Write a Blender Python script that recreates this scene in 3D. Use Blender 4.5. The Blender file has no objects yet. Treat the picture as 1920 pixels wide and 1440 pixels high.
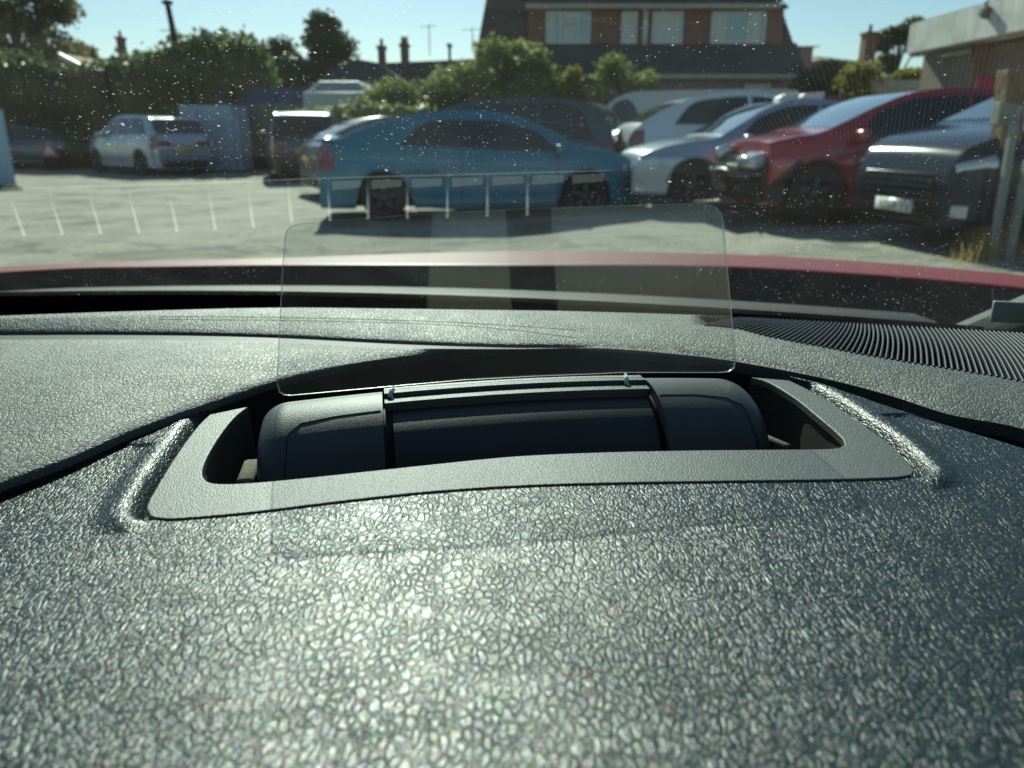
import bpy, bmesh, math, random
import numpy as np
from mathutils import Vector, Matrix, noise
R = math.radians
random.seed(7)
rng = np.random.default_rng(7)
S = bpy.context.scene
COL = S.collection

# ------------------------------------------------------------------ camera
CH = 1.15                       # camera height above the yard
F = 1442.0                      # focal length in photo pixels (1920 wide)
TH = R(18)
cam_d = bpy.data.cameras.new('camera')
cam = bpy.data.objects.new('camera', cam_d); COL.objects.link(cam)
cam.location = (0, 0, CH); cam.rotation_euler = (R(90) - TH, 0, 0)
cam_d.sensor_width = 36; cam_d.lens = 36 * F / 1920
cam_d.clip_start = 0.01; cam_d.clip_end = 2000
cam_d.dof.use_dof = True; cam_d.dof.focus_distance = 0.36; cam_d.dof.aperture_fstop = 13
S.camera = cam

# ------------------------------------------------------------------ light
SUN_EL, SUN_AZ = R(33), R(-10.5)      # azimuth from +Y towards +X
w = bpy.data.worlds.new('World'); S.world = w; w.use_nodes = True
wn = w.node_tree; bg = wn.nodes['Background']
sky = wn.nodes.new('ShaderNodeTexSky'); sky.sky_type = 'NISHITA'; sky.sun_disc = False
sky.sun_elevation = SUN_EL; sky.sun_rotation = SUN_AZ
sky.air_density = 1.0; sky.dust_density = 0.3; sky.ozone_density = 2.0
wn.links.new(sky.outputs[0], bg.inputs[0]); bg.inputs[1].default_value = 0.075
sd = bpy.data.lights.new('sun', 'SUN'); sd.energy = 5.0; sd.angle = R(0.53); sd.color = (1, .94, .80)
so = bpy.data.objects.new('sun', sd); COL.objects.link(so)
sv = Vector((math.sin(SUN_AZ) * math.cos(SUN_EL), math.cos(SUN_AZ) * math.cos(SUN_EL), math.sin(SUN_EL)))
so.rotation_euler = sv.to_track_quat('Z', 'Y').to_euler(); so.location = (0, 0, 20)
S.view_settings.view_transform = 'Standard'; S.view_settings.look = 'None'
S.view_settings.exposure = 0.42; S.view_settings.gamma = 1
S.cycles.use_denoising = True
S.cycles.max_bounces = 8; S.cycles.transparent_max_bounces = 12
S.cycles.caustics_reflective = False; S.cycles.caustics_refractive = False
S.cycles.sample_clamp_indirect = 6

# ------------------------------------------------------------------ view helpers (photo pixel -> a place in the world)
def ray(px, py):
    u = (px - 960) / F; v = (720 - py) / F
    return u, math.cos(TH) + v * math.sin(TH), -math.sin(TH) + v * math.cos(TH)
def PZ(px, py, z):               # where the ray meets height z (relative to the camera)
    x, y, zz = ray(px, py); t = z / zz
    return Vector((x * t, y * t, z + CH))
def PY(px, py, Y):               # where it meets depth Y
    x, y, zz = ray(px, py); t = Y / y
    return Vector((x * t, Y, zz * t + CH))
def ip(x, pts):                  # smooth 1D interpolation through points (Catmull-Rom on irregular knots)
    n = len(pts)
    if x <= pts[0][0]:
        a, b = pts[0], pts[1]; return a[1] + (b[1] - a[1]) * (x - a[0]) / (b[0] - a[0])
    if x >= pts[-1][0]:
        a, b = pts[-2], pts[-1]; return b[1] + (b[1] - a[1]) * (x - b[0]) / (b[0] - a[0])
    for i in range(n - 1):
        if pts[i][0] <= x <= pts[i + 1][0]: break
    def m(j):
        if j == 0: return (pts[1][1] - pts[0][1]) / (pts[1][0] - pts[0][0])
        if j == n - 1: return (pts[-1][1] - pts[-2][1]) / (pts[-1][0] - pts[-2][0])
        return (pts[j + 1][1] - pts[j - 1][1]) / (pts[j + 1][0] - pts[j - 1][0])
    h = pts[i + 1][0] - pts[i][0]; t = (x - pts[i][0]) / h
    return ((2*t**3 - 3*t*t + 1) * pts[i][1] + (t**3 - 2*t*t + t) * h * m(i)
            + (-2*t**3 + 3*t*t) * pts[i + 1][1] + (t**3 - t*t) * h * m(i + 1))
def sm(t): t = max(0, min(1, t)); return t * t * (3 - 2 * t)

# ------------------------------------------------------------------ objects
def mesh(name, verts, faces, mat, parent=None, smooth=True, bevel=0):
    me = bpy.data.meshes.new(name); me.from_pydata([tuple(v) for v in verts], [], faces); me.update()
    o = bpy.data.objects.new(name, me); COL.objects.link(o)
    if mat: me.materials.append(mat)
    if smooth: me.polygons.foreach_set('use_smooth', [True] * len(me.polygons))
    if parent: o.parent = parent
    if bevel:
        b = o.modifiers.new('b', 'BEVEL'); b.width = bevel; b.segments = 2; b.limit_method = 'ANGLE'; b.angle_limit = R(35)
    return o
def thing(name, label, cat, loc=(0, 0, 0), rz=0, group=None):
    o = bpy.data.objects.new(name, None); COL.objects.link(o); o.empty_display_size = .2
    o.location = loc; o.rotation_euler = (0, 0, rz); tag(o, label, cat, group); return o
def tag(o, label=None, cat=None, group=None, kind=None):
    if label: o['label'] = label
    if cat: o['category'] = cat
    if group: o['group'] = group
    if kind: o['kind'] = kind
    return o
class MB:
    def __init__(s): s.v = []; s.f = []
    def add(s, v, f):
        n = len(s.v); s.v += [tuple(p) for p in v]; s.f += [tuple(i + n for i in q) for q in f]; return s
    def box(s, x0, x1, y0, y1, z0, z1, M=None):
        v = [Vector((x, y, z)) for z in (z0, z1) for y in (y0, y1) for x in (x0, x1)]
        if M: v = [M @ p for p in v]
        return s.add(v, [(0, 2, 3, 1), (4, 5, 7, 6), (0, 1, 5, 4), (2, 6, 7, 3), (0, 4, 6, 2), (1, 3, 7, 5)])
    def tube(s, pts, r, n=8, r1=None, cap=True):
        pts = [Vector(p) for p in pts]; vs = []; r1 = r if r1 is None else r1
        for i, p in enumerate(pts):
            d = (pts[min(i + 1, len(pts) - 1)] - pts[max(i - 1, 0)]).normalized()
            a = Vector((0, 0, 1)) if abs(d.z) < .9 else Vector((1, 0, 0))
            u = d.cross(a).normalized(); w_ = d.cross(u)
            rr = r + (r1 - r) * i / max(1, len(pts) - 1)
            vs += [p + (u * math.cos(2*math.pi*k/n) + w_ * math.sin(2*math.pi*k/n)) * rr for k in range(n)]
        fs = [(i*n + k, i*n + (k+1) % n, (i+1)*n + (k+1) % n, (i+1)*n + k) for i in range(len(pts)-1) for k in range(n)]
        if cap: fs += [tuple(range(n))[::-1], tuple(range((len(pts)-1)*n, len(pts)*n))]
        return s.add(vs, fs)
    def prism(s, poly, vec):       # polygon of 3D points swept along vec
        n = len(poly); vec = Vector(vec); a = [Vector(p) for p in poly]
        return s.add(a + [p + vec for p in a], [tuple(range(n))[::-1], tuple(range(n, 2*n))] +
                     [(i, (i+1) % n, n + (i+1) % n, n + i) for i in range(n)])
    def grid(s, rows, close=False):
        m = len(rows[0]); n = len(s.v); vs = [tuple(p) for r_ in rows for p in r_]; s.v += vs
        for i in range(len(rows) - 1):
            for k in range(m if close else m - 1):
                k2 = (k + 1) % m
                s.f.append((n + i*m + k, n + i*m + k2, n + (i+1)*m + k2, n + (i+1)*m + k))
        return s
    def build(s, name, mat, parent=None, smooth=True, bevel=0): return mesh(name, s.v, s.f, mat, parent, smooth, bevel)

# ------------------------------------------------------------------ materials
def nt(name):
    m = bpy.data.materials.new(name); m.use_nodes = True; t = m.node_tree; t.nodes.clear()
    return m, t, t.nodes.new, t.links.new
def sock(b, **k):
    for n_, v in k.items():
        n_ = n_.replace('_', ' ')
        if n_ in b.inputs: b.inputs[n_].default_value = v
def flat(name, col, rough=.6, metal=0, spec=.5, coat=0, var=.0, scale=5, bump=0, bscale=60, col2=None, emit=None):
    m, t, N, L = nt(name)
    o = N('ShaderNodeOutputMaterial'); b = N('ShaderNodeBsdfPrincipled'); L(b.outputs[0], o.inputs[0])
    b.inputs['Base Color'].default_value = (*col, 1); b.inputs['Roughness'].default_value = rough
    b.inputs['Metallic'].default_value = metal; b.inputs['Specular IOR Level'].default_value = spec
    b.inputs['Coat Weight'].default_value = coat; b.inputs['Coat Roughness'].default_value = .04
    tc = N('ShaderNodeTexCoord')
    if var or col2:
        nz = N('ShaderNodeTexNoise'); nz.inputs['Scale'].default_value = scale; nz.inputs['Detail'].default_value = 6
        nz.inputs['Roughness'].default_value = .65
        L(tc.outputs['Object'], nz.inputs['Vector'])
        mr = N('ShaderNodeMapRange'); mr.inputs[1].default_value = .35; mr.inputs[2].default_value = .65
        L(nz.outputs[0], mr.inputs[0])
        mx = N('ShaderNodeMix'); mx.data_type = 'RGBA'
        c2 = col2 if col2 else tuple(c * (1 - var) for c in col)
        mx.inputs[6].default_value = (*col, 1); mx.inputs[7].default_value = (*c2, 1)
        L(mr.outputs[0], mx.inputs[0]); L(mx.outputs[2], b.inputs['Base Color'])
    if bump:
        n2 = N('ShaderNodeTexNoise'); n2.inputs['Scale'].default_value = bscale; n2.inputs['Detail'].default_value = 4
        L(tc.outputs['Object'], n2.inputs['Vector'])
        bp = N('ShaderNodeBump'); bp.inputs['Strength'].default_value = 1; bp.inputs['Distance'].default_value = bump
        L(n2.outputs[0], bp.inputs['Height']); L(bp.outputs[0], b.inputs['Normal'])
    return m
def paint(name, col, rough=.28, metal=.0):
    return flat(name, col, rough, metal, .5, coat=1.0)
def leather(name, col, cell, depth, rough, stretch=(1, .62, 1), fine=.25, spec=.5, big=0.0):
    m, t, N, L = nt(name)
    o = N('ShaderNodeOutputMaterial'); b = N('ShaderNodeBsdfPrincipled'); L(b.outputs[0], o.inputs[0])
    sock(b, Roughness=rough); b.inputs['Base Color'].default_value = (*col, 1); b.inputs['Specular IOR Level'].default_value = spec
    tc = N('ShaderNodeTexCoord'); mp = N('ShaderNodeMapping'); mp.inputs['Scale'].default_value = stretch
    L(tc.outputs['Object'], mp.inputs[0])
    wz = N('ShaderNodeTexNoise'); wz.inputs['Scale'].default_value = .4 / cell; wz.inputs['Detail'].default_value = 3
    L(mp.outputs[0], wz.inputs['Vector'])
    sc = N('ShaderNodeVectorMath'); sc.operation = 'SCALE'; sc.inputs['Scale'].default_value = cell * 1.2
    L(wz.outputs['Color'], sc.inputs[0])
    ad = N('ShaderNodeVectorMath'); L(mp.outputs[0], ad.inputs[0]); L(sc.outputs[0], ad.inputs[1])
    w2 = N('ShaderNodeTexNoise'); w2.inputs['Scale'].default_value = .09 / cell; w2.inputs['Detail'].default_value = 2; L(tc.outputs['Object'], w2.inputs['Vector'])
    s2 = N('ShaderNodeVectorMath'); s2.operation = 'SCALE'; s2.inputs['Scale'].default_value = cell * 2.6; L(w2.outputs['Color'], s2.inputs[0])
    ad0 = ad; ad = N('ShaderNodeVectorMath'); L(ad0.outputs[0], ad.inputs[0]); L(s2.outputs[0], ad.inputs[1])
    def vor(c, w_):
        v = N('ShaderNodeTexVoronoi'); v.feature = 'DISTANCE_TO_EDGE'; v.inputs['Scale'].default_value = 1 / c
        L(ad.outputs[0], v.inputs['Vector'])
        mr = N('ShaderNodeMapRange'); mr.interpolation_type = 'SMOOTHERSTEP'; mr.inputs[1].default_value = 0; mr.inputs[2].default_value = w_
        L(v.outputs[0], mr.inputs[0]); return mr
    v1 = vor(cell, .22); v2 = vor(cell * .42, .25)
    a = N('ShaderNodeMath'); a.operation = 'MULTIPLY_ADD'; a.inputs[1].default_value = .45
    L(v2.outputs[0], a.inputs[0]); L(v1.outputs[0], a.inputs[2])
    # creases fade in and out over the hide
    pn = N('ShaderNodeTexNoise'); pn.inputs['Scale'].default_value = .14 / cell; L(tc.outputs['Object'], pn.inputs['Vector'])
    pm = N('ShaderNodeMapRange'); pm.inputs[1].default_value = .3; pm.inputs[2].default_value = .7; pm.inputs[3].default_value = .75; pm.inputs[4].default_value = 1.1
    L(pn.outputs[0], pm.inputs[0])
    a2 = N('ShaderNodeMath'); a2.operation = 'MULTIPLY'; L(a.outputs[0], a2.inputs[0]); L(pm.outputs[0], a2.inputs[1])
    fz = N('ShaderNodeTexNoise'); fz.inputs['Scale'].default_value = 7 / cell; fz.inputs['Detail'].default_value = 3
    L(tc.outputs['Object'], fz.inputs['Vector'])
    a3 = N('ShaderNodeMath'); a3.operation = 'MULTIPLY_ADD'; a3.inputs[1].default_value = fine
    L(fz.outputs[0], a3.inputs[0]); L(a2.outputs[0], a3.inputs[2])
    bp = N('ShaderNodeBump'); bp.inputs['Strength'].default_value = 1; bp.inputs['Distance'].default_value = depth
    L(a3.outputs[0], bp.inputs['Height']); L(bp.outputs[0], b.inputs['Normal'])
    cv = N('ShaderNodeMapRange'); cv.inputs[1].default_value = .1; cv.inputs[2].default_value = .9; cv.inputs[3].default_value = spec * .40; cv.inputs[4].default_value = spec  # specular drop darkens the creases, standing in for their occlusion
    cm_ = N('ShaderNodeMath'); cm_.operation = 'MULTIPLY_ADD'; cm_.use_clamp = True; L(v1.outputs[0], cm_.inputs[0]); L(pm.outputs[0], cm_.inputs[1]); iv = N('ShaderNodeMath'); iv.operation = 'SUBTRACT'; iv.inputs[0].default_value = 1.05; L(pm.outputs[0], iv.inputs[1]); L(iv.outputs[0], cm_.inputs[2]); L(cm_.outputs[0], cv.inputs[0]); L(cv.outputs[0], b.inputs['Specular IOR Level'])
    wn2 = N('ShaderNodeTexNoise'); wn2.inputs['Scale'].default_value = 1100; wn2.inputs['Detail'].default_value = 0; L(tc.outputs['Object'], wn2.inputs['Vector'])
    hm = N('ShaderNodeMix'); hm.data_type = 'RGBA'; hm.inputs[0].default_value = .85; hm.inputs[6].default_value = (1, 1, .92, 1); L(wn2.outputs['Color'], hm.inputs[7])
    hb_ = N('ShaderNodeBrightContrast'); hb_.inputs[1].default_value = .2; hb_.inputs[2].default_value = .6; L(hm.outputs[2], hb_.inputs[0]); L(hb_.outputs[0], b.inputs['Specular Tint'])
    # roughness wanders a little: handled and dusty patches
    rn = N('ShaderNodeTexNoise'); rn.inputs['Scale'].default_value = 14; rn.inputs['Detail'].default_value = 5; L(tc.outputs['Object'], rn.inputs['Vector'])
    rm = N('ShaderNodeMapRange'); rm.inputs[1].default_value = .3; rm.inputs[2].default_value = .7
    rm.inputs[3].default_value = rough - .015; rm.inputs[4].default_value = rough + .025
    L(rn.outputs[0], rm.inputs[0]); L(rm.outputs[0], b.inputs['Roughness'])
    return m
def schlick(N, L, f0, amt=1.0):
    lw = N('ShaderNodeLayerWeight'); lw.inputs[0].default_value = .5
    p = N('ShaderNodeMath'); p.operation = 'POWER'; p.inputs[1].default_value = 5; L(lw.outputs['Facing'], p.inputs[0])
    k = N('ShaderNodeMath'); k.operation = 'MULTIPLY_ADD'; k.inputs[1].default_value = (1 - f0) * amt; k.inputs[2].default_value = f0 * amt
    L(p.outputs[0], k.inputs[0]); return k
def pane(name, tint, f0=.08, dust=0, film=0.0, rough=0, graze=1.0):
    m, t, N, L = nt(name)
    o = N('ShaderNodeOutputMaterial'); tr = N('ShaderNodeBsdfTransparent'); tr.inputs[0].default_value = (*tint, 1)
    gl = N('ShaderNodeBsdfGlossy'); gl.inputs['Roughness'].default_value = rough; gl.inputs[0].default_value = (1, 1, 1, 1)
    mx = N('ShaderNodeMixShader'); L(schlick(N, L, f0, graze).outputs[0], mx.inputs[0]); L(tr.outputs[0], mx.inputs[1]); L(gl.outputs[0], mx.inputs[2])
    last = mx
    tc = N('ShaderNodeTexCoord')
    if film:
        tl = N('ShaderNodeBsdfTranslucent'); tl.inputs[0].default_value = (.85, .88, .8, 1)
        nz = N('ShaderNodeTexNoise'); nz.inputs['Scale'].default_value = 9; nz.inputs['Detail'].default_value = 6; nz.inputs['Distortion'].default_value = 1.2
        L(tc.outputs['Object'], nz.inputs['Vector'])
        mr = N('ShaderNodeMapRange'); mr.inputs[1].default_value = .3; mr.inputs[2].default_value = .75; mr.inputs[3].default_value = film * .5; mr.inputs[4].default_value = film * 1.6
        L(nz.outputs[0], mr.inputs[0])
        m2 = N('ShaderNodeMixShader'); L(mr.outputs[0], m2.inputs[0]); L(last.outputs[0], m2.inputs[1]); L(tl.outputs[0], m2.inputs[2]); last = m2
    for sc_, rad, keep in dust or []:
        vo = N('ShaderNodeTexVoronoi'); vo.voronoi_dimensions = '3D'; vo.inputs['Scale'].default_value = sc_; vo.inputs['Randomness'].default_value = 1
        wn_ = N('ShaderNodeTexNoise'); wn_.inputs['Scale'].default_value = 900; wn_.inputs['Detail'].default_value = 1
        L(tc.outputs['Object'], wn_.inputs['Vector'])
        s_ = N('ShaderNodeVectorMath'); s_.operation = 'SCALE'; s_.inputs['Scale'].default_value = .0012; L(wn_.outputs['Color'], s_.inputs[0])
        a_ = N('ShaderNodeVectorMath'); L(tc.outputs['Object'], a_.inputs[0]); L(s_.outputs[0], a_.inputs[1]); L(a_.outputs[0], vo.inputs['Vector'])
        sp = N('ShaderNodeSeparateColor'); L(vo.outputs['Color'], sp.inputs[0])
        r_ = N('ShaderNodeMath'); r_.operation = 'SUBTRACT'; r_.inputs[1].default_value = 1 - keep; L(sp.outputs[0], r_.inputs[0])
        k_ = N('ShaderNodeMath'); k_.operation = 'MULTIPLY'; k_.inputs[1].default_value = rad * sc_ / keep; L(r_.outputs[0], k_.inputs[0])
        pn_ = N('ShaderNodeTexNoise'); pn_.inputs['Scale'].default_value = 7; pn_.inputs['Detail'].default_value = 3; L(tc.outputs['Object'], pn_.inputs['Vector'])
        pm_ = N('ShaderNodeMapRange'); pm_.inputs[1].default_value = .35; pm_.inputs[2].default_value = .68; pm_.inputs[3].default_value = .25; pm_.inputs[4].default_value = 1.25; L(pn_.outputs[0], pm_.inputs[0])
        kk_ = N('ShaderNodeMath'); kk_.operation = 'MULTIPLY'; L(k_.outputs[0], kk_.inputs[0]); L(pm_.outputs[0], kk_.inputs[1])
        mx_ = N('ShaderNodeMath'); mx_.operation = 'MAXIMUM'; mx_.inputs[1].default_value = 1e-5; L(kk_.outputs[0], mx_.inputs[0])
        c_ = N('ShaderNodeMapRange'); c_.inputs[3].default_value = 1; c_.inputs[4].default_value = 0; c_.inputs[1].default_value = 0; L(vo.outputs['Distance'], c_.inputs[0]); L(mx_.outputs[0], c_.inputs[2])
        f_ = N('ShaderNodeMath'); f_.operation = 'MULTIPLY'; L(c_.outputs[0], f_.inputs[0]); f_.inputs[1].default_value = .6
        ds = N('ShaderNodeBsdfTranslucent'); ds.inputs[0].default_value = (.9, .92, .86, 1)
        m3 = N('ShaderNodeMixShader'); L(f_.outputs[0], m3.inputs[0]); L(last.outputs[0], m3.inputs[1]); L(ds.outputs[0], m3.inputs[2]); last = m3
    L(last.outputs[0], o.inputs[0])
    return m
def foliage(name, a, b_, scale=1.2, tr=.5):
    m, t, N, L = nt(name)
    o = N('ShaderNodeOutputMaterial'); b = N('ShaderNodeBsdfPrincipled'); b.inputs['Roughness'].default_value = .5
    tl = N('ShaderNodeBsdfTranslucent'); mx = N('ShaderNodeMixShader'); mx.inputs[0].default_value = tr
    tc = N('ShaderNodeTexCoord'); nz = N('ShaderNodeTexNoise'); nz.inputs['Scale'].default_value = scale; nz.inputs['Detail'].default_value = 8; nz.inputs['Roughness'].default_value = .7
    L(tc.outputs['Object'], nz.inputs['Vector'])
    mr = N('ShaderNodeMapRange'); mr.inputs[1].default_value = .36; mr.inputs[2].default_value = .64; L(nz.outputs[0], mr.inputs[0])
    c = N('ShaderNodeMix'); c.data_type = 'RGBA'; c.inputs[6].default_value = (*a, 1); c.inputs[7].default_value = (*b_, 1); L(mr.outputs[0], c.inputs[0])
    L(c.outputs[2], b.inputs['Base Color']); L(c.outputs[2], tl.inputs[0])
    L(b.outputs[0], mx.inputs[1]); L(tl.outputs[0], mx.inputs[2]); L(mx.outputs[0], o.inputs[0])
    return m
def brick(name, c1, c2, mortar, sc=1.0, bw=.225, rh=.075):
    m, t, N, L = nt(name)
    o = N('ShaderNodeOutputMaterial'); b = N('ShaderNodeBsdfPrincipled'); b.inputs['Roughness'].default_value = .85; L(b.outputs[0], o.inputs[0])
    tc = N('ShaderNodeTexCoord'); sp = N('ShaderNodeSeparateXYZ'); L(tc.outputs['Object'], sp.inputs[0])
    ad = N('ShaderNodeMath'); L(sp.outputs[0], ad.inputs[0]); L(sp.outputs[1], ad.inputs[1])
    cb = N('ShaderNodeCombineXYZ'); L(ad.outputs[0], cb.inputs[0]); L(sp.outputs[2], cb.inputs[1])
    br = N('ShaderNodeTexBrick'); br.inputs['Scale'].default_value = sc; br.inputs['Brick Width'].default_value = bw; br.inputs['Row Height'].default_value = rh
    br.inputs['Mortar Size'].default_value = .006; br.inputs['Color1'].default_value = (*c1, 1); br.inputs['Color2'].default_value = (*c2, 1); br.inputs['Mortar'].default_value = (*mortar, 1)
    L(cb.outputs[0], br.inputs['Vector'])
    nz = N('ShaderNodeTexNoise'); nz.inputs['Scale'].default_value = 1.6; nz.inputs['Detail'].default_value = 6; L(tc.outputs['Object'], nz.inputs['Vector'])
    mx = N('ShaderNodeMix'); mx.data_type = 'RGBA'; mx.blend_type = 'MULTIPLY'; mx.inputs[0].default_value = .6
    L(br.outputs[0], mx.inputs[6]); L(nz.outputs['Fac'], mx.inputs[7])
    hs = N('ShaderNodeBrightContrast'); hs.inputs[1].default_value = .03; L(mx.outputs[2], hs.inputs[0]); L(hs.outputs[0], b.inputs['Base Color'])
    return m

M = {}
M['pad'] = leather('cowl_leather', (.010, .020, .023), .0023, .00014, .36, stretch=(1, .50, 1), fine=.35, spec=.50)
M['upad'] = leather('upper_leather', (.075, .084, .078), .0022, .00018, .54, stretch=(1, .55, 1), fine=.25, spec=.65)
M['bezel'] = flat('bezel_plastic', (.055, .062, .058), .47, bump=.00035, bscale=1500, col2=(.08, .088, .08), scale=1400, spec=.6)
M['housing'] = flat('housing_plastic', (.052, .058, .058), .47, bump=.0002, bscale=1700)
M['drum'] = flat('drum_plastic', (.026, .028, .029), .48, bump=.00015, bscale=1800)
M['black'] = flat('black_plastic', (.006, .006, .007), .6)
M['dusty'] = flat('dusty_well', (.012, .011, .009), .7, col2=(.05, .043, .03), scale=700)
M['dustwhite'] = flat('felt_strip', (.22, .20, .15), .95, var=.5, scale=500)
M['grille'] = flat('grille_plastic', (.03, .033, .035), .4)
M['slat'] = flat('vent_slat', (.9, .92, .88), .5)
M['clip'] = flat('clear_clip', (.55, .57, .55), .12)
M['glass_edge'] = pane('display_edge', (.92, .94, .94), .16, rough=.3)
M['hud'] = pane('display_pane', (.83, .85, .86), .06, dust=[(330, .0004, .08)], film=.006)
M['ws'] = pane('windscreen_pane', (.76, .93, .89), .066, graze=.75,
               dust=[(420, .0010, .035), (170, .0016, .012), (1000, .0005, .07)], film=.008)
M['tire'] = flat('tyre_rubber', (.018, .018, .018), .85)
M['rim'] = flat('wheel_alloy', (.10, .105, .11), .4, metal=.8)
M['carglass'] = flat('car_window', (.012, .016, .016), .04, spec=.9)
M['wsglass'] = flat('car_windscreen', (.05, .075, .07), .04, spec=1.0, coat=1)
M['trim'] = flat('black_trim', (.012, .012, .013), .5)
M['gloss_black'] = flat('gloss_black', (.006, .006, .008), .12, spec=.25)
M['red_lamp'] = flat('tail_lamp', (.22, .010, .012), .12, coat=1)
M['lamp'] = flat('head_lamp', (.55, .58, .6), .08, coat=1, metal=.3)
M['chrome'] = flat('chrome', (.75, .76, .76), .12, metal=1)
M['yplate'] = flat('rear_plate', (.75, .42, .05), .4)
M['wplate'] = flat('front_plate', (.6, .62, .6), .4)
M['glyph'] = flat('plate_marks', (.05, .05, .06), .5)
M['roofred'] = flat('bonnet_red', (.22, .008, .012), .45, spec=.3)

# ------------------------------------------------------------------ curves of the dashboard, read in photo pixels
GAPU = [(-350, 1030), (0, 905), (120, 862), (240, 810), (373, 763), (517, 716), (630, 690), (730, 673), (830, 661), (980, 654), (1130, 658),
        (1280, 673), (1380, 686), (1547, 718), (1663, 748), (1780, 786), (1913, 812), (2270, 925)]
L2 = [(-350, 632), (0, 627), (300, 627), (520, 632), (760, 644), (950, 650), (1130, 653), (1280, 665), (1380, 678), (1547, 710), (1663, 740), (1780, 777), (1913, 803), (2270, 915)]
TOP = [(-350, 602), (0, 597), (300, 591), (520, 589), (760, 594), (950, 600), (1100, 606), (1200, 613), (1340, 628), (1430, 640), (1547, 660), (1657, 680), (1807, 704), (1920, 728), (2270, 815)]
FAR = [(-350, 606), (0, 592), (300, 582), (520, 577), (760, 579), (900, 581), (1050, 583), (1380, 593), (1600, 604), (1920, 622), (2270, 650)]
zF, zL, zT = -.128, -.1255, -.1145
def zt_(x): return -.119 + .0005 * sm((x - 900) / 700)
def kk(x): return 10 * min(1, max(.0, (1130 - x) / 420))

car = thing('car', 'red car whose dark leather-grained dashboard and bonnet fill the foreground', 'car', (0, 0, 0))
car['label'] = 'red car seen from inside, its dark textured dashboard filling the lower picture'

# --- upper dashboard: pad, ledge and rolled edges, one moulded skin
xs = list(range(-350, 2271, 10))
rows = []
def lerp(a, b, t): return a + (b - a) * t
def crow(f): rows.append([f(x) for x in xs])
crow(lambda x: PZ(x, ip(x, GAPU), zF) + Vector((0, .0008, -.004)))
crow(lambda x: PZ(x, ip(x, GAPU), zF) + Vector((0, .0004, -.001)))
NP = 14
for i in range(NP):
    t = (i + .15) / NP
    def f(x, t=t):
        a = PZ(x, ip(x, GAPU), zF); b = PZ(x, ip(x, L2) + kk(x), zL)
        p = a.lerp(b, t); d = (b - a).length
        p.z += min(.006, d * .05) * math.sin(math.pi * min(1, t * 1.05)) ; return p
    crow(f)
def groove(x, k): return max(0.0, 1 - max(0, (x - 760) / 350)) * k
crow(lambda x: PZ(x, ip(x, L2) + kk(x), zL))
crow(lambda x: PZ(x, ip(x, L2) + kk(x), zL) + Vector((0, .0006, -.0008 * groove(x, 1))))
crow(lambda x: PZ(x, ip(x, L2) + kk(x), zL) + Vector((0, .0012, -groove(x, .006))))
crow(lambda x: PZ(x, ip(x, L2) - 1, zL) + Vector((0, .0002, -groove(x, .006))))
crow(lambda x: PZ(x, ip(x, L2) - 1, zL) + Vector((0, .0004, 0)))
for t in (.12, .3, .5, .7, .85):
    def f(x, t=t):
        a = PZ(x, ip(x, L2) - 1, zL); b = PZ(x, ip(x, TOP), zt_(x))
        z = lerp(a.z, b.z, t ** .8) ; p = a.lerp(b, t ** 1.15); 
        return Vector((p.x, p.y, z))
    crow(f)
GN = [(1300, 606), (1380, 614), (1430, 627), (1547, 650), (1657, 670), (1807, 694), (1913, 713), (2270, 790)]
def gn(x): return lerp(lerp(ip(x, TOP), ip(x, FAR), .3), ip(x, GN) + 1, sm((x - 1270) / 60))
for t in (0, .5, .97, 1.0, 1.01, 1.3, 1.6, 1.97, 2.0):
    def f(x, t=t):
        a = PZ(x, ip(x, TOP), zt_(x)); m_ = PZ(x, gn(x), zt_(x)); b = PZ(x, ip(x, FAR), zt_(x))
        if b.y - a.y < .004: b.y = a.y + .004; m_ = a.lerp(b, .3)
        p = a.lerp(m_, t) if t <= 1 else m_.lerp(b, t - 1)
        if 1.0 < t < 1.98: p.z -= .009 * sm((x - 1300) / 60)
        return p
    crow(f)
crow(lambda x: PZ(x, ip(x, FAR), zt_(x)) + Vector((0, .004, -.006)))
crow(lambda x: PZ(x, ip(x, FAR), zt_(x)) + Vector((0, .012, -.09)))
mb = MB(); mb.grid(rows)
dash = bpy.data.objects.new('dashboard', None); COL.objects.link(dash); dash.parent = car
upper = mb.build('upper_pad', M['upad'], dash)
# the thin moulding seam along the ledge
MB().tube([PZ(x, ip(x, [(250, 594), (520, 595), (760, 601), (900, 607), (1080, 619)]), zt_(x)) + Vector((0, 0, .0)) for x in range(300, 1081, 10)], .0002, 6).build('seam', M['black'], dash)

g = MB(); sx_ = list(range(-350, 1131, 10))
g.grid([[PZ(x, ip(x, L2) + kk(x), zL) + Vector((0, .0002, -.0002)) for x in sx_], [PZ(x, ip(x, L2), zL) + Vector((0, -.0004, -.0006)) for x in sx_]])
g.build('groove_shade', M['black'], dash)  # black strip over the groove, painting in its shadow line
g = MB(); g.grid([[PZ(x, ip(x, GAPU), zF) + Vector((0, .0009, -.0038)) for x in xs], [PZ(x, ip(x, GAPU), zF) + Vector((0, .004, -.02)) for x in xs], [PZ(x, ip(x, GAPU), zF) + Vector((0, .012, -.06)) for x in xs]])
g.build('shadow_gap', M['black'], dash)  # black strip that paints the shade inside the gap
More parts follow.
